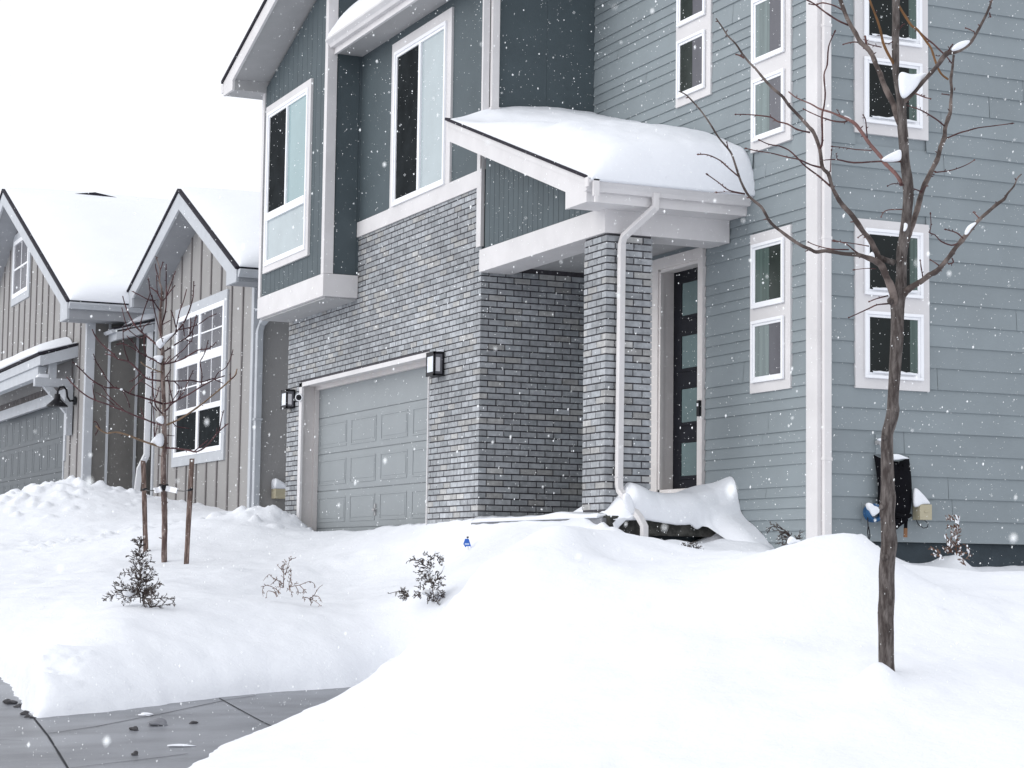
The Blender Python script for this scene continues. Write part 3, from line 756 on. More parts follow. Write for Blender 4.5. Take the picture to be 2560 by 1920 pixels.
# wall box, tap on the right wall
def px_r(px, py): return onpPY(px, py)
def ry(px, py, y=YR): return onp(px, py, 'Y', y)
def zz(x, y): return (2120+x*240/1422, 1080+y*280/1659)
c0 = ry(*zz(1070,1300), 15.68); c1 = ry(*zz(1245,1075), 15.68)
ub = part('utility_box', 'beigebox', H, lambda b: (b.box(c0[0], c1[0], 15.68, 15.80, c0[2], c1[2]), b.box(c0[0]+.045, c1[0]-.045, 15.672, 15.68, (c0[2]+c1[2])/2-.005, (c0[2]+c1[2])/2+.012)), bevel=.006)
xm = (c0[0]+c1[0])/2
part('cable', 'black', ub, lambda b: b.tube([(xm-.06,15.75,c0[2]),(xm-.05,15.73,c0[2]-.045),(xm,15.72,c0[2]-.075),(xm+.05,15.73,c0[2]-.065),(xm+.065,15.74,c0[2]-.03),(xm+.03,15.75,c0[2])], .004, 6))
def plate(b, a0, a1):
    p0 = ry(*zz(*a0)); p1 = ry(*zz(*a1)); b.box(p0[0], p1[0], YR-.022, YR-.006, p1[2], p0[2])
part('mounting_block', 'sidingplain', H, lambda b: plate(b, (392,35), (660,345)))
part('mounting_block', 'sidingplain', H, lambda b: plate(b, (192,1050), (660,1365)))
part('mounting_block', 'sidingplain', H, lambda b: plate(b, (970,1020), (1270,1320)))
def tap(b):
    p = ry(*zz(480,200), 15.74); b.tube([(p[0], 15.80, p[2]+.03),(p[0], 15.72, p[2]+.03),(p[0]-.005, 15.70, p[2]-.02)], [.02,.028,.02], 10)
part('outdoor_tap', 'soffit', H, tap)

# ---- things on the right wall -------------------------------------------------------
def blob(name, c, r, label, cat, m='roofsnow', group=None, seed=1, sub=3, amp=.25, mat_=None):
    import bmesh
    bm = bmesh.new(); bmesh.ops.create_icosphere(bm, subdivisions=sub, radius=1)
    rr = random.Random(seed); ph = [rr.uniform(0, 6) for _ in range(9)]
    for v in bm.verts:
        p = v.co.copy(); k = 1+amp*(math.sin(p.x*2.3+ph[0])*math.sin(p.y*2.7+ph[1])+.6*math.sin(p.z*3.7+ph[2]+p.x*2))+amp*.35*math.sin(p.x*7+ph[3])*math.sin(p.y*6+ph[4])*math.sin(p.z*7+ph[5])
        v.co = Vector((p.x*r[0]*k, p.y*r[1]*k, p.z*r[2]*k))
    me = bpy.data.meshes.new(name); bm.to_mesh(me); bm.free()
    me.polygons.foreach_set('use_smooth', [True]*len(me.polygons)); me.materials.append(MT[m])
    o = bpy.data.objects.new(name, me); o.location = c; COL.objects.link(o)
    return tag(o, label, cat, group)
def drape(name, prof, x0, x1, label):
    """rounded wedge of snow: prof = (y,z) outline, run along X with tapered ends"""
    b = MB(); k = 9; prev = None; n = len(prof)
    cyy = sum(q[0] for q in prof)/n; czz = min(q[1] for q in prof)
    for i in range(k+1):
        t = i/k; s = (1-abs(2*t-1)**3)**.5 if 0 < t < 1 else .06
        cur = b.add([(x0+(x1-x0)*t, q[0]*s+max(p[0] for p in prof)*(1-s), czz+(q[1]-czz)*(s*.75+.25 if 0 < t < 1 else .2)) for q in prof])
        if prev is not None:
            for j in range(n): b.face([prev+j, prev+(j+1) % n, cur+(j+1) % n, cur+j])
        else: b.face([cur+j for j in range(n)][::-1])
        prev = cur
    b.face([prev+j for j in range(n)])
    o = b.build(name, 'roofsnow', None, smooth=True, loc=(x0, prof[0][0], prof[0][1]))
    return tag(o, label, 'snow')
t0 = ry(*zz(985,825), 15.78)
def capsnow():
    """snow that slid down against the shovel on top of the utility box"""
    b = MB(); pts = [zz(955,800), zz(1030,835), zz(1090,900), zz(1150,965), zz(1200,1030), zz(1232,1074), zz(1150,1076), zz(1082,1078), zz(1040,1110), zz(985,1120), zz(950,1100)]
    fr = [ry(*q, 15.70) for q in pts]; bk = [ry(*q, 15.795) for q in pts]
    c = np.mean(fr, 0); ins = [c+(p-c)*.78+np.array([0,-.03,0]) for p in fr]
    a = b.add(bk); f = b.add(fr); g = b.add(ins); n = len(pts)
    for i in range(n):
        j = (i+1) % n
        b.face([a+i, a+j, f+j, f+i]); b.face([f+i, f+j, g+j, g+i])
    b.face([g+i for i in range(n)]); b.face([a+i for i in range(n)][::-1])
    o = b.build('snow_heap', 'roofsnow', None, smooth=True, loc=tuple(bk[9]))
    m = o.modifiers.new('s', 'SUBSURF'); m.levels = m.render_levels = 2
    tag(o, 'sloping wedge of snow on top of the beige utility box', 'snow')
capsnow()
# snow shovel hung blade-up on the wall
s0 = ry(*zz(470,320), 15.70); s1 = ry(*zz(980,355), 15.70); sb = ry(*zz(960,1150), 15.70)
SH = empty('snow_shovel', (float((s0[0]+s1[0])/2), 15.74, float(sb[2])), 'black plastic snow shovel hanging blade-up on the grey wall behind the tree', 'shovel')
def blade(b):
    nx, nz = 14, 16; xa, xb_ = s0[0], s1[0]; zt = s1[2]; zb = ry(*zz(900,1290), 15.7)[2]
    prev = None
    for side in (0, 1):
        idx = []
        for j in range(nz+1):
            row = []
            for i in range(nx+1):
                u = i/nx*2-1; t = j/nz
                w = 1-(.06*t if t < .85 else .06*.85+.9*(t-.85)**1.3*2)
                top = zt-.055*(1-abs(u)**2.2)
                z = top+(zb-top)*t
                x = (xa+xb_)/2+(xb_-xa)/2*u*w
                y = 15.735+.05*u*u-.05*math.sin(t*PI)*.8-.03*t+(.012 if side else 0)
                row.append((x, y, z))
            idx.append(b.add(row))
        for j in range(nz):
            for i in range(nx):
                q = [idx[j]+i, idx[j+1]+i, idx[j+1]+i+1, idx[j]+i+1]
                b.face(q if side == 0 else q[::-1])
        if side == 0: first = idx
        else:
            for j in range(nz):
                b.face([first[j], idx[j], idx[j+1], first[j+1]]); b.face([first[j]+nx, first[j+1]+nx, idx[j+1]+nx, idx[j]+nx])
            for i in range(nx): b.face([first[0]+i, first[0]+i+1, idx[0]+i+1, idx[0]+i]); b.face([first[-1]+i, idx[-1]+i, idx[-1]+i+1, first[-1]+i+1])
    # strengthening ribs
    for u in (-.5, -.17, .17, .5):
        x = (xa+xb_)/2+(xb_-xa)/2*u*.93
        b.tube([(x, 15.735+.05*u*u-.012, zt-.08),(x, 15.69+.05*u*u, (zt+zb)/2),(x*.7+.3*(xa+xb_)/2, 15.70+.05*u*u, zb+.10)], .007, 6)
part('blade', 'blackplastic', SH, blade, smooth=True)
hk = [ry(*zz(x, y), 15.66) for x, y in ((700,1240),(855,1265),(935,1230))]
part('socket', 'blackplastic', SH, lambda b: (b.tube([hk[0], hk[1], hk[2]], [.030,.024,.016], 8), b.tube([ry(*zz(700,1290),15.68), ry(*zz(720,1390),15.68), ry(*zz(700,1425),15.68)], [.045,.035,.02], 10), b.tube([ry(*zz(860,1280),15.66), ry(*zz(700,1405),15.67)], [.03,.022], 8)))
part('shaft', 'blackplastic', SH, lambda b: b.tube([ry(*zz(860,1270),15.66), ry(*zz(853,1430),15.66)], .016, 10))
part('grip', 'grip', SH, lambda b: b.tube([ry(*zz(853,1425),15.66), ry(*zz(850,1560),15.66)], .018, 10))
def shovelcap():
    pts = [zz(600,340), zz(690,318), zz(760,335), zz(820,370), zz(900,388), zz(880,402), zz(800,398), zz(740,412), zz(690,418), zz(600,410)]
    clump_poly(pts, 15.70, 'Y', .045, 'small heap of snow on the upper edge of the black shovel')
def clump_poly(pts, p, ax, th, label, group=None, name='snow_clump', d=None):
    """rounded lump of snow with its own thickness, centred on a plane (Y = p) or at distance d"""
    if ax == 'Y': mid = [ry(*q, p) for q in pts]; nrm = np.array([0, 1., 0])
    else: mid = [at(*q, d) for q in pts]; nrm = FW
    c = np.mean(mid, 0); n = len(mid)
    b = MB(); rings = []
    for k, (s, o) in enumerate(((.74,-1.0),(.97,-.68),(1.0,0),(.97,.68),(.74,1.0))):
        rings.append(b.add([c+(q-c)*s+nrm*o*th*random.uniform(.85,1.1) for q in mid]))
    for a, f in zip(rings, rings[1:]):
        for i in range(n): b.face([a+i, a+(i+1) % n, f+(i+1) % n, f+i])
    b.face([rings[0]+i for i in range(n)][::-1]); b.face([rings[-1]+i for i in range(n)])
    low = min(mid, key=lambda q: q[2])
    o = b.build(name, 'roofsnow', None, smooth=True, loc=tuple(low))
    m = o.modifiers.new('s', 'SUBSURF'); m.levels = m.render_levels = 2
    return tag(o, label, 'snow', group)
shovelcap()
# blue hose coil on a hook
HC = ry(*zz(365,1180), 15.72)
CO = empty('hose_coil', (float(HC[0]), 15.78, float(HC[2])), 'small blue coil of hose hung on the wall left of the tree trunk', 'hose')
def coil(b):
    for k in range(4):
        r = .062+.008*(k % 2); oy = 15.72+.018*k-.03
        b.tube([(HC[0]+.012+r*1.18*math.cos(t), oy+.004*math.sin(3*t), HC[2]-.012+r*math.sin(t)) for t in np.linspace(0, 2*PI, 26)], .016, 8)
part('coil', 'bluehose', CO, coil, smooth=True)
def lany(b):
    pts = [zz(292,1200), zz(292,1300), zz(297,1400), zz(290,1480), zz(300,1560), zz(316,1585), zz(325,1560), zz(318,1480), zz(305,1400)]
    b.tube([ry(*q, 15.70) for q in pts], .0055, 6)
part('lanyard', 'black', CO, lany)
part('hook', 'soffit', CO, lambda b: b.box(HC[0]-.03, HC[0]+.05, 15.70, 15.80, HC[2]+.055, HC[2]+.07))
clump_poly([zz(270,1060), zz(300,1040), zz(345,1060), zz(360,1092), zz(420,1100), zz(458,1140), zz(455,1200), zz(400,1225), zz(370,1262), zz(340,1230), zz(320,1170), zz(285,1130)], 15.675, 'Y', .035, 'snow caught in the blue hose coil')
clump_poly([zz(435,100), zz(470,92), zz(500,95), zz(500,135), zz(450,140)], 15.71, 'Y', .02, 'bit of snow on the outdoor tap behind the tree trunk')

# ---- snow on the roofs -----------------------------------------------------------------
def snow_sheet(name, fn_top, fn_bot, xs, ys, label):
    """closed lump of snow over a rectangle: top and bottom heights as functions"""
    X, Y = np.meshgrid(xs, ys); Zt = fn_top(X, Y); Zb = fn_bot(X, Y)
    b = MB(); ny, nx = X.shape
    t = b.add(np.stack([X, Y, np.maximum(Zt, Zb+.002)], -1).reshape(-1, 3)); u = b.add(np.stack([X, Y, Zb], -1).reshape(-1, 3))
    ix = lambda o, j, i: o+j*nx+i
    for j in range(ny-1):
        for i in range(nx-1):
            b.face([ix(t,j,i), ix(t,j,i+1), ix(t,j+1,i+1), ix(t,j+1,i)]); b.face([ix(u,j,i), ix(u,j+1,i), ix(u,j+1,i+1), ix(u,j,i+1)])
    for i in range(nx-1):
        b.face([ix(u,0,i), ix(u,0,i+1), ix(t,0,i+1), ix(t,0,i)]); b.face([ix(t,ny-1,i), ix(t,ny-1,i+1), ix(u,ny-1,i+1), ix(u,ny-1,i)])
    for j in range(ny-1):
        b.face([ix(t,j,0), ix(t,j+1,0), ix(u,j+1,0), ix(u,j,0)]); b.face([ix(u,j,nx-1), ix(u,j+1,nx-1), ix(t,j+1,nx-1), ix(t,j,nx-1)])
    o = b.build(name, 'roofsnow', None, smooth=True, loc=(float(xs[0]), float(ys[0]), float(Zb[0,0])))
    return tag(o, label, 'snow')
def edge(d, r):
    """rounded shoulder: 0 at the rim rising to 1 at distance r"""
    t = np.clip(d/r, 0, 1); return np.sqrt(np.clip(1-(1-t)**2, 0, 1))
# porch roof: heavy slab bulging over the gutter
def e_ax(a, b_, n, p=1.8):
    t = np.linspace(-1, 1, n); t = np.sign(t)*(1-(1-np.abs(t))**p); return (a+b_)/2+(b_-a)/2*t
pxs = e_ax(8.345, 10.098, 90); pys = e_ax(16.93, 20.455, 110)
def p_bot(X, Y): return np.where(Y < 17.05, 3.605, zp_(Y)+.019)
def p_top(X, Y):
    base = zp_(Y)+.02
    h = .32+.07*np.clip((X-8.9)/.6, 0, 1)-.13*np.clip((Y-18.3)/2.0, 0, 1)+.03*fbm(X*1.3, Y*1.3, 3)
    h = np.where(Y < 18.4, h+.05, h)
    h = h-.13*np.exp(-((X-8.45-.55*(20.3-Y))/.30)**2)*np.clip((Y-18.2)/1.4, 0, 1)
    lf = .55+.35*np.clip((18.6-Y)/1.5, 0, 1)*0
    s = edge(X-8.345, .62)**1.25*edge(10.20-X, .14)
    f = (edge(Y-16.93, .26)*.92+.08*np.clip((Y-16.93)/.9, 0, 1))*edge(20.62-Y, .2)
    return base+h*s*f+.012*fbm(X*6, Y*6, 2)*s*f
snow_sheet('roof_snow', p_top, p_bot, pxs, pys, 'thick smooth slab of snow on the porch roof above the front door')
# a thinner leftover on the outer strip of the rake, past the wall line
mxs = e_ax(8.25, 11.4, 60, 1.4); mys = e_ax(20.0, YB-.033, 60, 1.4)
def m_bot(X, Y): return np.where(X < 8.32, 6.685, 6.69+(X-8.30)*.4125)
def m_top(X, Y):
    h = (.36+.04*fbm(X*1.5, Y*1.5, 3))*edge(X-8.25, .5)
    h = h*np.clip((edge(YB+.02-Y, .45)*.75+.25), 0, 1)
    return m_bot(X, Y)+.01+h
snow_sheet('roof_snow', m_top, m_bot, mxs, mys, 'snow behind the gutter above the wide upper window')
# porch floor drift: one skin from the door back to the slab edge, flaring down to the lawn beside the wall
def drift():
    b = MB(); xs = np.concatenate([np.linspace(8.73, 9.55, 26), np.linspace(9.585, 10.093, 22)]); prev = None
    for i, X in enumerate(xs):
        zc = np.interp(X, [8.72,8.80,8.90,8.98,9.08,9.22,9.4,9.7,9.9,10.0,10.06,10.1], [.52,.60,.72,.83,.81,.75,.735,.745,.79,.85,.90,.915])
        n1 = float(fbm(np.array(X*15+5), np.array(2.3), 3)); n2 = float(fbm(np.array(X*5+1), np.array(7.7), 2)); n3 = float(fbm(np.array(X*24+5), np.array(4.4), 2))
        zb = .440+.04*n1+.02*n3-.07*np.clip((X-9.2)/.3, 0, 1)*np.clip(.6+1.6*n1, 0, 1.3)
        zc += .012*n2
        if X < 9.05: zb = .452+.01*n1
        bk = .62 if X > 8.95 else .515
        if X > 9.0: bk = np.interp(X, [9.0,9.3,9.6,10.1], [.70,.70,.71,.80])
        A = [(18.9,.500),(18.4,min(bk, .66)),(17.9,bk),(17.60,(bk+zc)/2+.01),(17.46,zc),(17.36,zc-.006),(17.25,zc-.055),(17.185+.006*n2,zc-.13),(17.160+.008*n2,zc-.22),(17.150+.010*n3,zb+.045),(17.15,zb),(17.20,zb+.008),(17.30,.499)]
        if X < 9.0:
            k = (9.0-X)/.27; A = [(y if y < 17.5 else 17.46+(y-17.46)*(1-.8*k), min(z, zc)) for y, z in A]
        B = [(18.9,.500),(18.4,.66),(17.9,.78),(17.60,.86),(17.42,zc),(17.34,zc-.004),(17.28,zc-.06),(17.235,zc-.17),(17.20,.63),(17.16,.535),(17.02,.465),(16.78,.37),(16.30,.0)]
        w = np.clip((X-9.60)/.36, 0, 1); w = w*w*(3-2*w)
        cur = b.add([(X, p[0]*(1-w)+q[0]*w, p[1]*(1-w)+q[1]*w) for p, q in zip(A, B)]); n = len(A)
        if prev is not None:
            for j in range(n-1): b.face([prev+j, prev+j+1, cur+j+1, cur+j])
        prev = cur
    o = b.build('snow_drift', 'roofsnow', None, smooth=True, loc=(9.4, 17.3, .5))
    m = o.modifiers.new('s', 'SUBSURF'); m.levels = m.render_levels = 2
    tag(o, 'deep wind-carved snow drift filling the porch in front of the black door', 'snow')
drift()
def lt(X, Y):
    return .5+.035*np.exp(-((Y-18.25)/.30)**2)*edge(X-8.63, .06)+.02*edge(X-8.63, .05)+.006*fbm(X*8, Y*5, 3)
snow_sheet('snow_strip', lt, lambda X, Y: np.where(X < 8.70, .476, .4985), e_ax(8.63, 8.95, 14), e_ax(17.35, 20.2, 50), 'thin strip of snow on the porch edge below the brick side wall')
clump_poly([(1556,1240),(1562,1231),(1572,1233),(1580,1250),(1588,1280),(1582,1290),(1572,1280),(1562,1262)], 17.16, 'Y', .03, 'snow stuck on the elbow of the porch downspout')

# ================================================================== NEIGHBOUR HOUSE
NX, NY0, NY1 = 9.20, 30.43, 36.55
NB = empty('house', (9.2, 33.4, .5), 'beige board-and-batten house with two steep snowy gables behind the brick garage', 'house')
GXX, GY0 = 8.10, 37.21                      # garage block: front plane, near corner
RO = 8.70                                   # plane of the right gable's rake boards
AP = (33.30, 6.20); E0 = 29.78; PSL = (6.20-4.45)/(33.30-29.78)
E1 = 36.95; PSR = (6.20-4.80)/(E1-AP[0])
def zr_(y): return AP[1]-abs(y-AP[0])*(PSL if y < AP[0] else PSR)
def gable_wall(b):
    b.prism([(NX, NY0, .2),(NX, NY1, .2),(NX, NY1, zr_(NY1)-.24),(NX, AP[0], AP[1]-.26),(NX, NY0, zr_(NY0)-.24)], (.12, 0, 0))
    b.box(NX+.12, 15, NY0+.002, NY0+.12, .2, zr_(NY0)-.3); b.box(NX+.12, 15, NY1-.1, NY1-.002, .2, zr_(NY1)-.3)
part('siding_wall', 'nb', NB, gable_wall)
def nbat(b):
    y = NY0+.62
    while y < NY1-.2:
        zt = zr_(y)-.25-.03
        inwin = 31.86 < y < 35.1
        if inwin: b.box(NX-.022, NX, y-.026, y+.026, .3, 1.66); b.box(NX-.022, NX, y-.026, y+.026, 4.44, zt)
        else: b.box(NX-.022, NX, y-.026, y+.026, .3, zt)
        y += .63
part('batten', 'nbbatten', NB, nbat)
def nbat2(b):
    x = NX+.62
    while x < 14: b.box(x-.02, x+.02, NY0-.018, NY0, .3, zr_(NY0)-.32); x += .61
    x = NX+.5
part('batten', 'nbtrim', NB, nbat2)
part('corner_board', 'nbtrim', NB, lambda b: b.box(NX-.024, NX+.12, NY0-.024, NY0+.10, .42, zr_(NY0)-.28))
part('corner_board', 'nbtrim', NB, lambda b: b.box(NX-.024, NX+.02, NY1-.10, NY1+.02, .3, zr_(NY1)-.28))
part('foundation', 'found', NB, lambda b: b.box(NX+.02, 15, NY0+.015, NY1-.02, -.6, .41))
def nrake(ap, e0, e1, slope, xo, tail, sl1=None, dz=.26, tb=.31):
    s1 = sl1 or slope
    def fn(b):
        z0 = ap[1]-(ap[0]-e0)*slope; z1 = ap[1]-(e1-ap[0])*s1
        b.prism([(xo, e0, z0),(xo, ap[0], ap[1]),(xo, e1, z1),(xo, e1, z1-tb),(xo, e1-tail, z1-tb),(xo, e1-tail, z1+tail*s1-dz),(xo, ap[0], ap[1]-dz-.04),(xo, e0+tail, z0+tail*slope-dz),(xo, e0+tail, z0-tb),(xo, e0, z0-tb)], (.04, 0, 0))
    return fn
part('rake_board', 'nbtrim', NB, nrake(AP, E0, E1, PSL, RO, .55, PSR, .26, .20))
def nsof(ap, e0, e1, slope, xo, xw, tail, sl1=None, dz=.26, tb=.31):
    def fn(b):
        for s, e, sl in ((-1, e0, slope), (1, e1, sl1 or slope)):
            ze = ap[1]-abs(e-ap[0])*sl
            ya, za = e-s*tail, ze+tail*sl
            b.prism([(xo+.04, ap[0], ap[1]-dz-.02),(xo+.04, ya, za-dz+.01),(xo+.04, ya, za-dz+.03),(xo+.04, ap[0], ap[1]-dz+.005)], (xw-xo-.041, 0, 0))
            b.box(xo+.04, xw+4, min(e, ya), max(e, ya), ze-tb+.005, ze-tb+.06)
            b.prism([(xo+.04, e, ze-tb+.06),(xo+.04, ya, ze-tb+.06),(xo+.04, ya, za-.06),(xo+.04, e, ze-.06)], (xw-xo+4, 0, 0))
    return fn
part('soffit', 'nbsoffit', NB, nsof(AP, E0, E1, PSL, RO, NX, .55, PSR, .26, .20))
def nroof(ap, e0, e1, slope, xo, x1, sl1=None):
    def fn(b):
        for e, sl in ((e0, slope), (e1, sl1 or slope)):
            ze = ap[1]-abs(e-ap[0])*sl
            b.prism([(xo-.03, ap[0], ap[1]+.002),(xo-.03, e, ze+.002),(xo-.03, e, ze+.045),(xo-.03, ap[0], ap[1]+.05)], (x1-xo, 0, 0))
    return fn
part('roof', 'shingle', NB, nroof(AP, E0-.04, E1+.04, PSL, RO, 15, PSR))
def ngut(b, y, z, x0, x1):
    prof = [(y, z), (y-.06, z), (y-.085, z+.04), (y-.13, z+.085), (y-.13, z+.115), (y, z+.115)]
    b.prism([(x0, a, c) for a, c in prof], (x1-x0, 0, 0))
part('gutter', 'nbtrim', NB, lambda b: ngut(b, E0-.002, zr_(E0)-.13, RO+.02, 15))
def npipe(b):
    zt = zr_(E0)-.12
    b.tube([(NX+.36, E0-.04, zt),(NX+.33, E0-.02, zt-.20),(NX+.10, NY0-.075, zt-.62),(NX+.06, NY0-.075, zt-.75),(NX+.06, NY0-.075, .45)], 0, square=(.05, .04))
    for z in (3.9, 2.2): b.box(NX-.005, NX+.13, NY0-.13, NY0-.02, z, z+.035)
part('downspout', 'nbtrim', NB, npipe, bevel=.008)
# big gridded window
w_ = part('window', 'nbtrim', NB, lambda b: (frame_boxes(b, 'X', NX, 31.86, 35.10, 1.66, 4.42, .16, 0, .035)))
tag(w_, 'large white gridded window in the right hand gable')
part('window_frame', 'vinyl', w_, lambda b: (frame_boxes(b, 'X', NX, 32.0, 34.96, 1.82, 4.26, .085, .002, .045), b.fb('X', NX, 33.42, 33.55, 1.905, 4.175, .002, .040), b.fb('X', NX, 32.085, 34.875, 3.36, 3.52, .0025, .042), b.fb('X', NX, 32.085, 34.875, 2.54, 2.63, .0025, .042)), bevel=.004)
for (y0, y1) in ((32.085, 33.42), (33.55, 34.875)):
    for (z0, z1, m) in ((3.52, 4.175, 'mauveglass'), (2.63, 3.36, 'mauveglass'), (1.905, 2.54, 'screen')):
        pane(w_, 'X', NX, y0, y1, z0, z1, m, .014)
        if m == 'mauveglass':
            part('muntin', 'vinyl', w_, lambda b: (b.fb('X', NX, (y0+y1)/2-.012, (y0+y1)/2+.012, z0, z1, .015, .022), b.fb('X', NX, y0, y1, (z0+z1)/2-.012, (z0+z1)/2+.012, .015, .0225)))
# utility box on the flank
u0 = onp(688,1246,'Y',NY0-.24); u1 = onp(711,1222,'Y',NY0-.24)
part('utility_box', 'beigebox', NB, lambda b: b.box(u0[0], u1[0]+.06, NY0-.24, NY0-.03, u0[2], u1[2]), bevel=.008)
# ---- garage block
GA = (43.62, 7.80); GE0 = 36.70; GSL = (7.80-4.66)/(43.62-36.70); GE1 = 2*GA[0]-GE0
def zg(y): return GA[1]-abs(y-GA[0])*GSL
GYF = GE1-.5
def gwall(b):
    b.prism([(GXX, GY0, 3.25),(GXX, GYF, 3.25),(GXX, GYF, zg(GYF)-.25),(GXX, GA[0], GA[1]-.27),(GXX, GY0, zg(GY0)-.25)], (.12, 0, 0))
    b.box(GXX, GXX+.12, GY0, 39.0, .2, 3.25); b.box(GXX, GXX+.12, 48.6, GYF, .2, 3.25)
part('siding_wall', 'nb', NB, gwall)
part('siding_wall', 'nbshade', NB, lambda b: b.box(GXX+.12, 14, GY0+.002, GY0+.12, .2, zg(GY0)-.28))
def gbat(b):
    y = GY0+.60
    while y < GYF:
        zt = zg(y)-.28
        z0 = .3 if y < 39 else 3.9
        if 42.85 < y < 44.95: b.box(GXX-.022, GXX, y-.026, y+.026, z0, 5.47); b.box(GXX-.022, GXX, y-.026, y+.026, 7.08, max(7.09, zt))
        else: b.box(GXX-.022, GXX, y-.026, y+.026, z0, zt)
        y += .62
part('batten', 'nbbatten', NB, gbat)
def gbat2(b):
    x = GXX+.75
    [b.box(q-.022, q+.022, GY0-.022, GY0+.002, .3, zg(GY0)-.33) for q in (8.50, 9.02)]
part('batten', 'nbtrim', NB, gbat2)
part('corner_board', 'nbtrim', NB, lambda b: b.box(GXX-.024, GXX+.13, GY0-.024, GY0+.12, .3, zg(GY0)-.27))
GO = 7.60
part('rake_board', 'nbtrim', NB, nrake(GA, GE0, GE1, GSL, GO, .62))
part('soffit', 'nbsoffit', NB, nsof(GA, GE0, GE1, GSL, GO, GXX, .62))
part('roof', 'shingle', NB, nroof(GA, GE0-.04, GE1+.04, GSL, GO, 14))
part('gutter', 'nbtrim', NB, lambda b: ngut(b, GE0-.002, zg(GE0)-.13, GO+.02, 12))
w_ = part('window', 'nbtrim', NB, lambda b: frame_boxes(b, 'X', GXX, 42.90, 44.90, 5.50, 7.05, .16, 0, .03))
tag(w_, 'small two-pane window in the left hand gable')
part('window_frame', 'vinyl', w_, lambda b: (frame_boxes(b, 'X', GXX, 43.05, 44.75, 5.65, 6.90, .09, .002, .04)))
pane(w_, 'X', GXX, 43.14, 44.66, 5.74, 6.81, 'mauveglass', .014)
part('muntin', 'vinyl', w_, lambda b: (b.fb('X', GXX, 43.88, 43.92, 5.74, 6.81, .015, .022), b.fb('X', GXX, 43.14, 44.66, 6.25, 6.29, .015, .0225)))
# slate garage door in its opening
def ngd(b):
    x = GXX+.20
    b.box(x, x+.05, 39.0, 48.6, .2, 3.12)
    zs = [3.10, 2.42, 1.74, 1.06, .38]
    for i in range(4):
        b.box(x-.012, x, 39.0, 48.6, zs[i+1]+.008, zs[i]-.008)
        y = 39.12
        while y < 48:
            frame_boxes(b, 'X', x-.012, y, y+.62, zs[i+1]+.09, zs[i]-.09, .02, 0, .004); y += .78
part('garage_door', 'nbdoor', NB, ngd)
part('garage_jamb', 'nbtrim', NB, lambda b: (b.box(GXX-.02, GXX+.20, 38.93, 39.0, .2, 3.24), b.box(GXX-.03, GXX+.02, 38.80, 38.93, 1.9, 3.24), b.box(GXX, GXX+.20, 39.0, 48.6, 3.11, 3.2)))
part('brick_band', 'stonebrick', NB, lambda b: [b.box(GXX-.03+random.uniform(-.004,.004), GXX, 38.6+k*.21, 38.6+k*.21+.195, 3.28, 3.40) for k in range(36)])
part('header_board', 'nbtrim', NB, lambda b: (b.box(GXX-.025, GXX, 38.94, 46, 3.06, 3.275)))
# little shed roof over the garage door, carried on a bracket
SY = 37.98
def sroof(b):
    b.prism([(7.38, SY, 3.80),(GXX, SY, 4.02),(GXX, SY, 4.06),(7.34, SY, 3.835)], (0, 9.5, 0))
part('shed_roof', 'shingle', NB, sroof)
def sfas(b):
    b.prism([(7.40, SY+.01, 3.62),(7.44, SY+.01, 3.62),(7.44, SY+.01, 3.80),(7.40, SY+.01, 3.79)], (0, 9.4, 0))
    b.prism([(7.44, SY+.01, 3.60),(GXX-.003, SY+.01, 3.80),(GXX-.003, SY+.01, 4.01),(7.44, SY+.01, 3.795)], (0, .04, 0))
part('fascia_board', 'nbtrim', NB, sfas)
def sbr(b):
    y0, y1 = SY+.24, SY+.40
    b.box(7.36, GXX-.025, y0, y1, 3.24, 3.40); b.box(7.62, 7.76, y0+.01, y1-.01, 3.40, 3.70)
    b.prism([(7.52, y0+.01, 3.24),(7.70, y0+.01, 3.24),(GXX-.026, y0+.01, 2.82),(GXX-.026, y0+.01, 2.62)], (0, y1-y0-.02, 0))
    b.box(GXX-.14, GXX-.024, y0-.01, y1+.01, 2.35, 3.24); b.box(7.44, 7.60, y1, 46, 3.42, 3.62)
part('bracket', 'nbtrim', NB, sbr, bevel=.006)
part('shed_underside', 'nbsoffit', NB, lambda b: b.prism([(7.45, SY+.06, 3.615),(GXX-.03, SY+.06, 3.79),(GXX-.03, SY+.06, 3.80),(7.45, SY+.06, 3.63)], (0, 9.3, 0)))
# barn lamp
def barn(b):
    y = 38.0; x = GXX-.025; z = 2.98
    b.tube([(x, y, z),(x-.035, y, z)], [.085, .075], 14)
    b.tube([(x-.03, y, z),(x-.10, y, z-.01),(x-.15, y, z+.06),(x-.17, y, z+.19),(x-.22, y, z+.25),(x-.29, y, z+.24),(x-.33, y, z+.17),(x-.335, y, z+.10)], .020, 8)
    c = (x-.335, y)
    b.tube([(c[0], c[1], z+.11),(c[0], c[1], z+.02),(c[0], c[1], z-.02),(c[0], c[1], z-.10),(c[0], c[1], z-.125)], [.05, .06, .10, .19, .20], 16)
tag(part('wall_lamp', 'black', NB, barn, smooth=False), 'black gooseneck barn lamp beside the slate garage door')
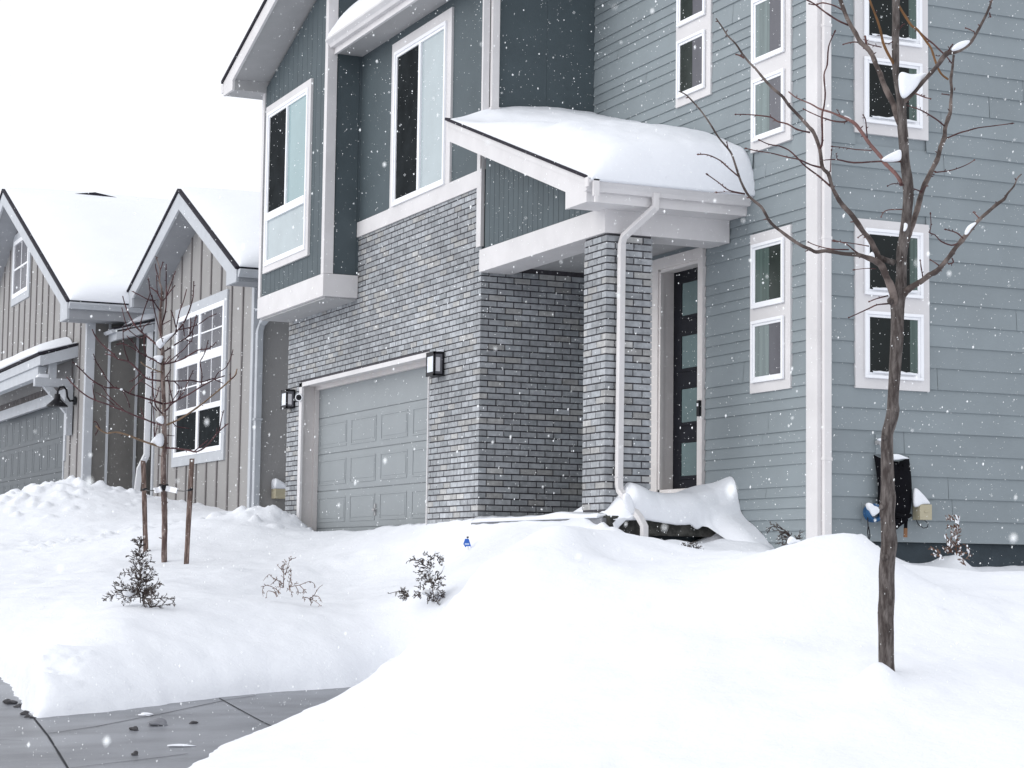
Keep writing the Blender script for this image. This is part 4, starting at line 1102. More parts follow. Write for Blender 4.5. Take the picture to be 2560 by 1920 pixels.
# recessed entry with a small roof
EY = 36.60
eq = lambda *pts: [onp(x, y, 'Y', EY) for x, y in pts]
part('entry_roof', 'shingle', NB, lambda b: b.prism(eq((284,819),(395,797),(395,802),(284,824)), (0, .58, 0)))
part('fascia_board', 'nbtrim', NB, lambda b: (b.prism(eq((291,826),(395,806),(395,826),(291,849)), (0, .56, 0)), b.prism(eq((276,824),(395,802),(395,808),(281,832)), (0, .57, 0))))
part('entry_door', 'nbshade', NB, lambda b: b.box(9.08, 9.9, GY0-.012, GY0, .4, 3.45))
part('downspout', 'vinyl', NB, lambda b: b.tube([(9.12, NY1+.14, 4.35),(9.12, NY1+.14, 2.2),(9.12, NY1+.14, 1.95),(9.04, NY1+.30, 1.7),(8.98, NY1+.36, .9)], 0, square=(.05, .04)))
# roof snow of the neighbour
def gs(name, y_e, y_a, slope, za, x0, x1, label, hh=.26):
    xs = e_ax(x0, x1, 50, 1.6); ys = e_ax(y_e, y_a, 60, 1.5)
    def bot(X, Y): return za-np.abs(Y-y_a)*slope+.052
    def top(X, Y): return bot(X, Y)+.012+(hh+.05*fbm(X*.8, Y*.8, 3))*edge(X-x0, 1.3)*edge(np.abs(Y-y_e), .30)*(.22+.78*np.clip(np.abs(Y-y_a)/1.5, 0, 1))
    return snow_sheet(name, top, bot, xs, ys, label)
gs('roof_snow', E0-.06, AP[0], PSL, AP[1], RO+.03, 14, 'snow on the near slope of the right hand beige gable')
gs('roof_snow', E1+.02, AP[0], PSR, AP[1], RO+.03, 14, 'snow on the far slope of the right hand beige gable', .10)
gs('roof_snow', GE0-.07, GA[0], GSL, GA[1], GO+.03, 13.5, 'broad white snow field on the roof between the two beige gables', .30)
gs('roof_snow', GE1+.03, GA[0], GSL, GA[1], GO+.03, 13.5, 'snow on the far slope of the left hand beige gable', .10)
part('ridge_vent', 'shingle', NB, lambda b: (b.prism([(8.95, 43.1, 7.60),(8.95, 43.3, 7.60),(8.95, 43.3, 7.775),(8.95, 43.1, 7.775)], (.5, 0, .08)), b.prism([(9.45, 43.1, 7.68),(9.45, 43.3, 7.68),(9.45, 43.3, 7.850),(9.45, 43.1, 7.850)], (.6, 0, -.09))))
def sh_t(X, Y): return 3.85+(X-7.34)*.30+.012+(.20+.05*fbm(X*2, Y*.7, 3))*edge(X-7.34, .4)*edge(Y-SY-.45, .9)
snow_sheet('roof_snow', sh_t, lambda X, Y: 3.838+(X-7.34)*.30, e_ax(7.35, 8.07, 20), e_ax(SY+.02, 46.5, 60), 'rounded snow on the shed roof over the slate garage door')
EN = clump_poly([(303,816),(322,803),(345,788),(372,780),(396,779),(402,798),(360,806),(325,814)], 36.88, 'Y', .27, 'small heap of snow on the entry roof between the beige gables', None, 'roof_snow')
def bx(X, Y): return u1[2]+.01+(.17*(1-np.clip((X-u0[0])/.2, 0, 1)*.65))*edge(X-u0[0]+.01, .05)*edge(u1[0]+.07-X, .05)*edge(Y-(NY0-.25), .08)
snow_sheet('snow_heap', bx, lambda X, Y: X*0+u1[2]+.002, e_ax(u0[0], u1[0]+.06, 14), e_ax(NY0-.24, NY0-.026, 12), 'wedge of snow on the small beige box on the beige house')
def br_t(X, Y): return 3.405+.07*edge(X-7.40, .08)*edge(GXX-.03-X, .05)*edge(Y-SY-.24, .04)*edge(SY+.40-Y, .04)
snow_sheet('snow_strip', br_t, lambda X, Y: X*0+3.402, e_ax(7.40, 7.615, 14), e_ax(SY+.24, SY+.40, 12), 'little heap of snow on the end of the beige garage bracket')

# ================================================================== TREES
def zq(ox, oy, s): return lambda *pts: [(ox+x*s, oy+y*s) for x, y in pts]
def smooth_path(pts, n=3):
    """Catmull-Rom through the points (arrays of x,y,r,depth)"""
    P = np.array(pts, float); P = np.vstack([2*P[0]-P[1], P, 2*P[-1]-P[-2]]); out = []
    for i in range(1, len(P)-2):
        for k in range(n):
            t = k/n; a, b_, c, d = P[i-1], P[i], P[i+1], P[i+2]
            out.append(.5*((2*b_)+(-a+c)*t+(2*a-5*b_+4*c-d)*t*t+(-a+3*b_-3*c+d)*t**3))
    out.append(P[-2]); return np.array(out)
def limb(b, pts, d0, d1, mi=0, sides=8, knots=.0, kseed=0, taper=None, sub=3):
    """pts: (px,py,half width px); bends away from distance d0 at the root to d1 at the tip"""
    k = len(pts); L = [0]
    for a, c in zip(pts, pts[1:]): L.append(L[-1]+math.hypot(c[0]-a[0], c[1]-a[1]))
    P = [(p[0], p[1], p[2], d0+(d1-d0)*(l/L[-1])**.85) for p, l in zip(pts, L)]
    Q = smooth_path(P, sub)
    rr = random.Random(kseed); W_ = []; R_ = []
    for i, (x, y, r, d) in enumerate(Q):
        W_.append(at(x, y, d)); f = 1+knots*rr.uniform(-.5, 1)
        R_.append(max(r, .55)*d/FPX*f)
    b.tube(W_, R_, sides, mi)
    return W_, R_
def taperpts(pts, r0, r1):
    n = len(pts); return [(p[0], p[1], r0+(r1-r0)*i/(n-1)) for i, p in enumerate(pts)]
def buds(b, W_, R_, mi, step, seed, size=.006):
    rr = random.Random(seed)
    for i in range(2, len(W_)-1):
        if rr.random() < step:
            t = W_[i+1]-W_[i-1]; t /= np.linalg.norm(t)+1e-9
            u = np.cross(t, FW); u /= np.linalg.norm(u)+1e-9; s = rr.choice((-1, 1))
            l = rr.uniform(.6, 1.6)*size*2.2; dr_ = (u*s+t*rr.uniform(.2, 1)+FW*rr.uniform(-.6, .6)); dr_ /= np.linalg.norm(dr_)
            b.tube([W_[i], W_[i]+dr_*(R_[i]+l*.5), W_[i]+dr_*(R_[i]+l)], [size*.5, size*.55, size*.2], 5, mi)
D1 = 12.35
base = at(2226, 1700, D1)
TR = empty('tree', tuple(base), 'bare young tree with a thick leaning grey trunk in the near snowbank', 'tree')
trunk = [(2226,1790,19),(2221,1700,19),(2216,1655,19.3),(2215,1580,19.6),(2214.5,1533,20),(2217,1490,20),(2216.5,1430,19.6),(2219.5,1390,19.4),(2223,1356,20.2),(2221.5,1330,19),(2220,1310,17.8),(2218,1283,18.6),(2220,1242,19.6),(2219,1215,17.3),(2217.7,1130,15.6),(2218.5,1085,14.8),(2226,1058,15.4),(2232.6,1027,16),(2232.6,1000,14),(2237,930,14.8),(2242,850,16),(2243.5,790,16.4),(2244,758,18),(2248,735,17.5),(2253,705,13.5),(2253.6,650,13.2),(2255.7,620,13.6),(2262,580,13.2),(2266.5,540,12.6),(2271,490,13),(2268.6,450,13.6),(2262,400,11.6),(2258,340,12.6),(2255.3,310,12.2),(2253.5,262,11.6),(2249.5,238,9.8),(2240,190,8.2),(2239,145,9.2),(2238.6,97,9),(2240,48,9.2),(2240,0,9.6),(2242,-60,9),(2243,-140,7)]
def tr(b):
    Q = smooth_path([(x, y, r, D1) for x, y, r in trunk], 5); W_ = []; R_ = []
    for i, (x, y, r, d) in enumerate(Q): W_.append(at(x, y, d)); R_.append(r*d/FPX)
    sides = 26; n0 = len(b.v)
    b.tube(W_, R_, sides, 0)
    # uneven bark surface
    V = np.array(b.v[n0:]); k = len(W_)
    for i in range(k):
        for j in range(sides):
            a = 2*PI*j/sides; q = i*sides+j
            if q >= len(V): break
            c = W_[i]; dv = V[q]-c
            f = 1+.05*float(vnoise(np.array(a*2.2+5), np.array(i*.55)))+.035*float(vnoise(np.array(a*5+9), np.array(i*.25)))
            V[q] = c+dv*f
    b.v[n0:] = [tuple(v) for v in V]
    # knots where twigs were pruned
    for px, py, s, off in ((2211.5,1393,9,-.3),(2229,1495,8,.55),(2196,1533,5,-1),(2221,1607,5,.1),(2233,1682,7,.8),(2238,1340,6,.85),(2234,1237,8,.7),(2202,1268,7,-.8),(2208,1094,6,-.55),(2240,1026,7,.7),(2226,752,9,-.6)):
        c = at(px, py, D1-math.sqrt(max(0, 1-off*off))*19*D1/FPX*.96)
        out = -FW*math.sqrt(max(0,1-off*off))+RT*off
        r = s*D1/FPX
        b.tube([c-out*r*.8, c+out*r*.10, c+out*r*.34, c+out*r*.30], [r*1.25, r*1.0, r*.62, r*.25], 12, 0)
    # wet streaked dead stub in the fork
    limb(b, [(2236,657,7),(2215,650,5.5),(2199,641,4.5)], D1, D1-.02, 0, 8, .3, 5)
part('trunk', ['bark'], TR, tr, smooth=True)
def branch(pts, dd, m, twigs, seed, knots=.14, d0=D1, bud=.09):
    """one limb with its side twigs; dd = how far the tip leans away from the camera"""
    mats = [m, 'twig']
    def fn(b):
        W_, R_ = limb(b, pts, d0, d0+dd, 0, 10, knots, seed)
        buds(b, W_, R_, 1, bud, seed+50, .0065)
        for k, (tp, r0, r1, a, c) in enumerate(twigs):
            w, r = limb(b, taperpts(tp, r0, r1), d0+a, d0+c, 1, 6, .2, seed*10+k)
            buds(b, w, r, 1, .22, seed*7+k, .0045)
            b.tube([w[-1]-(w[-1]-w[-2])*.3, w[-1], w[-1]+(w[-1]-w[-2])*.35], [.0035, .006, .003], 6, 1)
    o = part('branch', mats, TR, fn, smooth=True); return o
stem = [(2243,772,11),(2236.7,750,10),(2228.5,720,9.6),(2215,690,8.6),(2205.5,667,8.6)]
lowleft = stem+[(2190.6,653.6,7.6),(2171.6,645.5,6.4),(2144.5,637,5.4),(2112,634.6,5),(2087.5,630.6,5),(2063,627,5),(2041,630,4.8),(2025,623,4.2),(1995,609,4),(1952,578,3.8),(1927,557,3.6),(1912.4,532,3.5),(1902,516,3.4),(1881,499,3.2),(1866.7,482,3),(1852,453,2.8),(1839.6,416,2.6),(1829,385,2.4),(1817,368,2.3),(1796,343,2.2),(1773,306,2),(1752,276.6,1.9),(1735.7,258,1.8),(1715,237,1.6),(1697,228,1.3)]
branch(lowleft, -.55, 'limb', [
  ([(1846,441),(1819,418),(1800,401),(1769,387),(1745,386)],1.8,1.3,-.38,-.5),
  ([(1862,484.5),(1823,476),(1798,457.5),(1768,436)],1.8,1.2,-.36,-.46),
  ([(1862,486),(1823,480),(1790,481)],1.2,.8,-.36,-.3),
  ([(2122,624),(2077,622.6),(2039,613),(2020.5,605)],1.9,1.2,-.15,-.05),
  ([(2156,640.5),(2135,626),(2114,609),(2085,601)],1.9,1.2,-.1,-.2),
  ([(2172,615.5),(2135,609),(2085,603)],1.6,1.0,-.02,.1),
  ([(2190,672),(2165,671),(2135,674.6)],1.3,.8,0,.06),
  ([(2220,739),(2190.6,747),(2173,754)],1.8,1.2,0,-.1),
  ([(2224.5,759),(2193,762),(2171.6,771.6),(2139,786.5),(2122,794)],2.2,1.2,0,-.12),
  ([(1820,370),(1817,355)],1.5,1.2,-.45,-.45)], 1)
upleft = [(2205.5,667,8),(2196,644,7.4),(2188,625,7),(2174,598,6.4),(2158,579,6),(2147,562.7,6.2),(2128,535.6,6.2),(2114.6,522,6.6),(2101,505.8,5.6),(2090,486.8,5),(2079.4,465,4.7),(2071,435,4.6),(2056,418,4.5),(2049.7,374,4.2),(2035,333,4.5),(2022.6,318,4.6),(2002,295,4),(1972.7,264,3.7),(1956,241,3.6),(1931,220,3.4),(1910,197.5,3.2),(1889.5,172.6,3),(1873,156,2.8),(1856,135,2.5),(1839.6,110,2.2),(1819,89,1.9),(1806,68.6,1.7),(1790,45.7,1.6)]
branch(upleft, -.35, 'limb', [
  ([(1860,145.6),(1850,139),(1839.6,136)],2,1.8,-.3,-.3),
  ([(2049.7,372),(2056,353.5),(2055,291),(2060,266),(2063,233),(2060,187),(2068,162),(2071.7,116),(2087,79)],2.6,1.5,-.2,-.3),
  ([(2024,331),(1993.5,324),(1968.6,310),(1943.6,303.6),(1927,293),(1889.5,288),(1860,286),(1839,286)],2.3,1.2,-.2,-.42),
  ([(2057,420),(2027,412),(1997.7,399),(1968.6,393),(1927,382.6),(1893.7,377.6),(1864.6,371)],2.2,1.2,-.15,-.3),
  ([(2076,466),(2047.6,441),(2014,416),(1993.5,395),(1972.7,376),(1947.8,365),(1922.8,361),(1898,350)],2.3,1.2,-.12,-.4),
  ([(2076,430),(2077,400),(2079,375)],1.5,.9,-.1,-.05),
  ([(2160,585),(2150,590),(2145,594)],1.5,1.0,0,-.05)], 2)
branch([(2253.5,462,5.6),(2251.6,454,5.2),(2239.4,435,5),(2220.4,416,4.8),(2209.5,405,4.6),(2204.7,395.5,4.5),(2192.6,381,4.4),(2175.8,361.7,4.4),(2163.7,344.8,4.3),(2154,330,4.3),(2137,308.7,4),(2118,297.8,3.5),(2098.6,289.4,3),(2074.5,279.7,2.6),(2049.7,272.5,2.2),(2025.6,259,1.8),(1991.8,244.8,1.5),(1971.3,229,1.3)], .45, 'redlimb', [
  ([(2118,302),(2108,305),(2084,302.6),(2060,295.4),(2049.7,291.8),(2025.6,281),(2008.7,272.5)],2.4,1.2,.3,.4),
  ([(2168.5,347),(2166,320.7),(2163.7,299),(2157.6,287)],1.8,1.3,.2,.15),
  ([(2180,376),(2139.6,373.7),(2110,369),(2080.5,366)],1.6,1.0,.15,.3),
  ([(2101,289),(2096,280),(2092,274)],1.2,.7,.3,.3)], 3)
branch([(2255,404,2.6),(2197.4,403.5,2.3),(2135,406.8,2.1),(2093,399,1.7),(2062,400,1.3)], -.3, 'twig', [([(2093,399),(2091,390),(2090,384)],1.2,.8,-.25,-.25),([(2062,401),(2050,398)],1.1,.7,-.3,-.3)], 4)
branch([(2250,308,8.5),(2243,289,8.2),(2233.6,260.5,7.6),(2219,231.5,7.1),(2207,205,6.6),(2200,183,6.5),(2190,161.6,6),(2180.6,137.5,6),(2168.5,120.6,6.6),(2151.6,106,6),(2139.6,84.4,5.6),(2125,60,5),(2113,33.8,5),(2101,0,4.8),(2088,-45,4.4),(2076,-100,3)], .35, 'limb', [
  ([(2121,63),(2093.8,50.6),(2061,29),(2037.6,10.9),(2018,0),(1995,-14)],2.4,1.6,.25,.1),
  ([(2109,27),(2086.5,14.5),(2057,7),(2040,12),(2023,9.6)],2.1,1.4,.28,.4),
  ([(2167,116),(2165,104),(2162.5,90)],3.0,2.6,.2,.18),
  ([(2150,107),(2137,105),(2122.7,107),(2108,111)],1.6,1.3,.22,.2)], 5)
branch([(2236,162,4),(2228.8,150,3.6),(2216.7,128,3.4),(2207,103.7,3.2),(2202,79.6,2.9),(2192.6,48,2.6),(2175.7,5,2.4),(2166,-25,2)], -.2, 'amber', [
  ([(2232,104),(2222,109),(2214,108.5)],1.5,1.2,-.03,-.05),([(2204,118),(2185,114),(2171,110)],1.5,1.1,-.1,-.1)], 6)
branch([(2259,256,6.5),(2264,250,6.2),(2281.8,233.9,5.6),(2301,212,5.4),(2320,190.5,5.1),(2342,166,5.5),(2359,142,6),(2371,131.4,6.6),(2385.5,130.4,5.6),(2402,124,5),(2421.6,111,4.6),(2433.7,96,4),(2445.7,74.7,3.7),(2460,48,3.3),(2472,21.7,3),(2479.5,0,2.7),(2490,-30,2.2)], -.40, 'limb', [
  ([(2371,127),(2376,119),(2382,111)],2.1,1.8,-.25,-.27),
  ([(2436,79.6),(2425,74),(2414,70)],1.5,1.2,-.3,-.35),([(2473.5,31),(2475,38),(2477,43)],1.7,1.8,-.35,-.35),
  ([(2289,234),(2301,238.7),(2313,243.5),(2326.5,247)],1.9,1.5,-.1,-.2),
  ([(2350,139),(2345,140),(2340,138)],1.5,1,-.2,-.2)], 7)
branch([(2244,10,3.4),(2250,20,3.2),(2265,43.4,3.1),(2279,64,3),(2291.4,72,3),(2303.5,86.8,2.9),(2315.6,103.7,2.8),(2327.6,120.5,2.7),(2335,142,2.7),(2343,166,2.7),(2354,185.6,2.5),(2371,199,2.4)], -.12, 'amber', [
  ([(2291.4,73),(2313,94),(2332,108.5),(2349,125),(2366,141),(2378,156.7)],2.5,1.5,-.05,.12),
  ([(2249,73),(2256,62),(2262,60)],1.8,1.2,0,-.03)], 8)
branch([(2262,618,8.4),(2266.5,600,8),(2272,584.5,7.6),(2282.8,554.6,7.4),(2293.6,522,7),(2301.8,489.5,6.6),(2310,465,6.4),(2320.8,443.4,6.2),(2331.6,421.7,6),(2342.5,400,6),(2347,385.8,5.7),(2351.7,366.5,5.5),(2361.4,342.4,5.5),(2362.6,320.7,5.1),(2371,294,5.4),(2375.8,279.7,4.6),(2377,253,4),(2379.5,224,3.7),(2377,200,3.8),(2380.7,173.6,3.2),(2383,149.5,2.9),(2384.3,138,2.8)], .30, 'limb', [
  ([(2366,346),(2397.5,332.7),(2419,326.7),(2445.8,319.5),(2484.4,314.6),(2530,308.6)],2.3,1.2,.2,.35),
  ([(2361,315),(2344.5,301),(2322.8,287),(2301,274.9),(2269.8,264)],2.2,1.3,.2,.05),
  ([(2374,237.5),(2365,236),(2355,235)],1.6,1.2,.25,.25),
  ([(2337,431),(2372.3,427),(2399.4,419),(2421,409.5),(2436,400)],1.8,1.1,.1,.2),
  ([(2301,478),(2280,470.5),(2253,461),(2231,459.7),(2219,465)],1.7,1.0,.05,-.06),
  ([(2255,523.4),(2220.4,524.8),(2208,532),(2202.8,542.4)],1.5,1.0,-.03,-.1),
  ([(2300,484),(2312,467),(2320,465)],1.6,1.0,.05,.06),([(2386,226),(2387,220)],1.4,1,.28,.28)], 9)
branch([(2255,742,8.6),(2266.5,728,8),(2280,717,7.5),(2304.5,702.4,7),(2323.5,687.5,6.5),(2339.8,679.4,6.9),(2353.3,665.8,6),(2366.9,649.6,5.6),(2377.7,636,5.6),(2388.6,619.7,5.6),(2404.9,600.7,6.6),(2418.4,584.5,5.5),(2432,568,4.7),(2448.3,549,4.5),(2470,530,4.5),(2491.7,511,4.3),(2510.6,497.7,3.8),(2518.8,484,2.7),(2535,465,2.2),(2543,446,1.8),(2554,435,1.4)], -.45, 'limb', [
  ([(2394,609),(2377.7,613),(2353,603.4),(2337,587),(2324.8,581.7),(2327.5,562.8),(2326,534)],2.0,1.2,-.25,-.2),
  ([(2407,595),(2391,581.7),(2364,573.6)],1.9,1.2,-.27,-.35),
  ([(2308,698),(2304,675),(2300.4,651)],2.0,1.4,-.08,-.1),
  ([(2348,664),(2338,657),(2326,649.5)],1.7,1.1,-.15,-.2),([(2448,546),(2440,537),(2433,530)],1.6,1.2,-.35,-.35),
  ([(2380,645),(2383,656),(2372,660)],1.8,1.6,-.2,-.2)], 10)
g1 = 'snow clumps caught in the near bare tree'
def tq(pts, d, th, label): return clump_poly(pts, None, None, th, label, g1, 'snow_clump', d)
R8 = zq(2060, 0, 500/2074); Q5 = zq(1960, 400, 600/2212)
tq(R8((772,745),(820,748),(880,778),(980,768),(1085,748),(1040,810),(970,900),(880,990),(826,1036),(792,985),(775,870)), D1-.05, .055, 'largest triangular snow clump wedged in the high fork of the near tree')
tq(R8((1318,515),(1345,470),(1390,440),(1450,422),(1525,415),(1500,455),(1440,500),(1385,520),(1335,532)), D1-.3, .035, 'long snow clump lying on the upper right limb of the near tree')
tq(R8((590,1650),(650,1610),(720,1575),(780,1548),(802,1560),(802,1640),(790,1672),(690,1678),(600,1676)), D1-.10, .04, 'snow clump on the horizontal twig left of the near trunk')
tq(R8((185,1215),(210,1196),(245,1208),(290,1240),(300,1262),(250,1252)), D1+.32, .02, 'tiny snow clump on the reddish limb of the near tree')
tq(Q5((775,915),(790,860),(812,838),(832,870),(838,925),(815,938),(790,934)), D1-.04, .03, 'small upright snow clump in the low left fork of the near tree')
tq(Q5((1660,695),(1670,645),(1700,600),(1740,578),(1778,568),(1760,600),(1715,640),(1692,690)), D1-.30, .025, 'snow clump on the low right limb of the near tree')
tq(Q5((1105,575),(1130,580),(1142,600),(1130,640),(1110,665),(1098,650),(1110,610)), D1-.07, .02, 'smear of snow on the near trunk below the right fork')

# ---- staked sapling on the lawn
D2 = 25.0
LZ = lambda *p: [(160+x*480/1531, 640+y*480/1531) for x, y in p]
SP = empty('tree', tuple(at(410.5, 1388, D2)), 'slender staked sapling with red twigs on the snowy lawn', 'tree')
strunk = [(411,1410,7.3),(410.5,1386,7.2),(411.6,1306,7.2),(410.5,1252,7),(408.7,1216,6.9),(408.7,1144,6.4)]+[(x, y, r) for (x, y), r in zip(LZ((803,1540),(800,1400),(797,1260),(795,1150),(790,1000),(788,860),(787,760),(780,700),(770,560),(770,450),(778,350),(780,270),(762,200),(765,110),(745,40),(730,0)), (6,5.8,5.6,5.3,5,4.8,4.5,4.2,3.6,3.3,2.8,2.4,2,1.7,1.4,1.1))]
def st(b):
    W_, R_ = limb(b, strunk, D2, D2+.01, 0, 14, .08, 3, sub=4)
    buds(b, W_, R_, 0, .10, 9, .012)
part('trunk', 'sapling', SP, st, smooth=True)
sb_ = [
 ([(795,1527),(700,1500),(600,1465),(500,1425),(415,1405),(340,1412),(290,1387),(255,1355)],2.6,1.5,-.7,'saptan',[[(290,1387),(262,1330),(240,1318)],[(275,1378),(250,1430)]]),
 ([(800,1530),(900,1535),(1000,1550),(1050,1562),(1110,1535),(1160,1490),(1200,1440),(1250,1385),(1310,1335)],2.4,1.1,-.6,'saptwig',[[(1040,1558),(1110,1500),(1150,1465)],[(1240,1398),(1255,1300),(1275,1230)],[(1190,1455),(1215,1420),(1220,1370)]]),
 ([(795,1352),(720,1332),(640,1300),(560,1270),(480,1235),(400,1205),(340,1180),(250,1150),(180,1115),(110,1060),(60,1010),(22,965)],2.4,1.1,.8,'saptwig',[[(480,1232),(400,1160),(350,1110),(310,1050),(280,1020)],[(250,1150),(235,1090),(230,1025)],[(400,1190),(330,1130),(250,1085)],[(640,1300),(620,1240),(612,1210)]]),
 ([(790,1180),(700,1150),(600,1120),(520,1095),(460,1065),(400,1050),(340,1050),(270,1020),(200,970),(150,920),(70,845)],2.4,1.1,-.9,'saptwig',[[(400,1050),(340,980),(300,910),(260,850),(235,780)],[(520,1095),(560,1040),(650,960)],[(460,1065),(500,1130),(525,1210)]]),
 ([(785,998),(700,987),(650,970),(610,930),(560,880),(510,840),(430,820),(390,780),(350,745),(300,700),(250,640),(225,585)],2.5,1.1,.6,'saptwig',[[(515,838),(490,770),(475,700),(470,560)],[(610,930),(560,985),(520,1000)],[(430,820),(370,790),(330,780)]]),
 ([(780,865),(720,830),(660,800),(600,770),(540,730),(470,700),(415,705)],2.0,.9,-.5,'saptwig',[[(600,770),(560,700),(500,635)],[(660,800),(640,730),(640,640)]]),
 ([(775,750),(720,690),(660,640),(610,600),(560,545),(520,470),(490,400),(468,320)],2.3,1.1,.5,'saptwig',[[(640,640),(610,560),(625,480),(650,400),(685,305),(680,235),(672,170)],[(660,642),(600,650),(540,610),(500,560),(460,410)],[(620,610),(640,560),(690,530)],[(560,545),(500,590),(470,600)]]),
 ([(768,440),(740,400),(710,350),(690,300),(680,240)],1.8,.9,-.3,'saptwig',[[(690,250),(740,290),(775,355)],[(700,310),(720,430),(760,590),(790,690)],[(745,350),(690,355),(600,310),(540,280)]]),
 ([(795,1356),(870,1325),(940,1290),(1060,1210),(1150,1140),(1240,1065),(1330,985),(1365,950),(1380,900)],2.6,1.2,.7,'saptan',[[(870,1328),(900,1360),(1000,1375)],[(1330,985),(1325,930)],[(1340,978),(1378,940)]]),
 ([(795,1180),(870,1165),(920,1140),(1000,1100),(1080,1050),(1150,1010),(1200,985),(1280,955)],2.2,1.1,-.6,'saptwig',[[(1200,982),(1230,930),(1290,890),(1330,810),(1348,745)],[(870,1164),(850,1080),(830,990),(820,950)],[(905,1150),(930,1100),(935,1040)],[(1200,985),(1270,1015)]]),
 ([(790,995),(880,998),(960,995),(1010,990),(1090,1005),(1160,985),(1200,975)],2.0,1.1,.7,'saptwig',[[(1095,1030),(1100,940),(1085,850),(1110,800),(1130,750),(1150,670)],[(990,1000),(1030,910)],[(880,1000),(920,1060),(860,1160)]]),
 ([(788,865),(880,845),(950,820),(1000,790),(1070,750),(1140,740),(1180,720),(1215,685)],2.1,.9,-.5,'saptwig',[[(820,855),(900,790),(960,740),(1010,680)],[(880,845),(920,790)],[(800,860),(830,820),(850,795)]]),
 ([(785,770),(850,730),(920,685),(980,650),(1020,600),(1040,540),(1055,470)],2.0,1.0,.4,'saptwig',[[(960,660),(1015,680),(1025,600)],[(1000,620),(1010,560),(1010,490)]]),
 ([(780,715),(850,650),(900,600),(950,540),(980,480),(1010,400),(1030,320),(1035,200)],2.2,1.0,-.3,'saptwig',[[(890,605),(920,450),(950,370),(978,265)],[(900,592),(1000,570),(1080,540),(1150,490),(1218,460)],[(900,600),(870,480),(850,430)],[(950,545),(960,640)]]),
 ([(768,570),(800,480),(815,380),(815,200),(815,65)],2.0,1.0,.2,'saptwig',[[(770,555),(850,512)]]),
 ([(775,355),(800,345),(840,290),(885,235)],1.5,.9,-.2,'saptwig',[[(812,325),(850,230),(890,120)]]),
 ([(775,355),(745,280),(738,150)],1.4,.9,.2,'saptwig',[[(762,200),(735,110),(728,60)],[(765,120),(780,80),(788,45)]]),
 ([(790,1265),(735,1200),(715,1120),(708,1020),(700,920)],1.8,.9,-.3,'saptwig',[[(740,1235),(690,1170),(690,1120)],[(722,1150),(745,1100),(760,1040)]]),
 ([(738,1512),(720,1420),(718,1340),(712,1200)],1.9,1.0,-.35,'saptwig',[[(725,1440),(745,1350)]]),
 ([(795,1250),(860,1180),(900,1150),(950,1090),(990,1000)],1.7,.9,-.35,'saptwig',[[(820,1230),(850,1180)]]),
 ([(785,930),(700,900),(640,870),(612,845)],1.6,1.0,-.4,'saptan',[]),
 ([(785,1000),(830,940),(852,905)],1.4,.8,.1,'saptwig',[]),
 ([(790,1090),(720,1060),(640,1010),(600,990)],1.3,.8,.5,'saptwig',[]),
 ([(780,925),(690,928)],1.1,.7,.2,'saptwig',[]), ([(800,1430),(880,1434)],1.0,.7,.2,'saptwig',[])]
for i, (pts, r0, r1, dd, m, tw) in enumerate(sb_):
    def fn(b):
        w, r = limb(b, taperpts(LZ(*pts), r0*1.0, r1*1.25), D2, D2+dd, 0, 6, .2, i+20)
        buds(b, w, r, 1, .22, i+70, .009)
        for k, t in enumerate(tw):
            f = .25+.5*random.random()
            w, r = limb(b, taperpts(LZ(*t), 1.5, 1.05), D2+dd*f, D2+dd*min(1, f+.15), 1, 5, .2, i*5+k); buds(b, w, r, 1, .3, i*9+k, .008)
    part('branch', [m, 'saptwig'], SP, fn, smooth=True)
g2 = 'snow clumps caught in the staked sapling'
def sq(pts, th, label, dd=-.05): return clump_poly(LZ(*pts), None, None, th, label, g2, 'snow_clump', D2+dd)
sq(((680,1492),(720,1450),(740,1420),(798,1398),(798,1525),(760,1520),(715,1502)), .09, 'lowest and widest snow clump against the sapling trunk')
sq(((728,1308),(745,1285),(798,1258),(798,1348),(775,1336),(750,1322)), .07, 'snow clump second from the bottom on the sapling trunk')
sq(((715,795),(770,790),(796,795),(780,825),(775,862),(740,835),(712,812)), .07, 'snow clump just under the topmost one in the sapling')
sq(((722,690),(790,640),(860,615),(910,598),(870,635),(800,695),(768,752),(745,720)), .08, 'topmost slanting snow clump in the sapling')
sq(((440,1066),(460,1048),(475,1072),(455,1074)), .03, 'tiny cone of snow on a left twig of the sapling', -.5)
# stakes and ties
def stake(top, bot, d, w, label, seed):
    T_ = at(*top, d); B_ = at(bot[0]+(bot[0]-top[0])*.1, bot[1]+(bot[1]-top[1])*.1, d)
    b = MB(); rr = random.Random(seed); k = 7
    P = [B_+(T_-B_)*i/k for i in range(k+1)]
    h = w*d/FPX
    def ring(p, s): return [p+RT*a*h*s+np.array([0,0,0])+np.array([FW[0],FW[1],0])*c*h*s for a, c in ((-1,-1),(1,-1),(1,1),(-1,1))]
    prev = None
    for i, p in enumerate(P):
        r = [q+np.array([rr.uniform(-.003,.003), rr.uniform(-.003,.003), (rr.uniform(-.02,.02) if i == k else 0)]) for q in ring(p, 1)]
        n = b.add(r)
        if prev is not None:
            for j in range(4): b.face([prev+j, prev+(j+1) % 4, n+(j+1) % 4, n+j])
        prev = n
    b.face([prev, prev+1, prev+2, prev+3])
    o = b.build('stake', 'stake', None, loc=tuple(at(*bot, d)), bevel=.005)
    return tag(o, label, 'stake')
stake((358,1153), (364.5,1370), 25.7, 5.4, 'left wooden stake, weathered grey-brown, beside the sapling', 1)
stake((480,1147), (466,1404), 24.7, 5.8, 'right wooden stake, reddish and leaning, beside the sapling', 2)
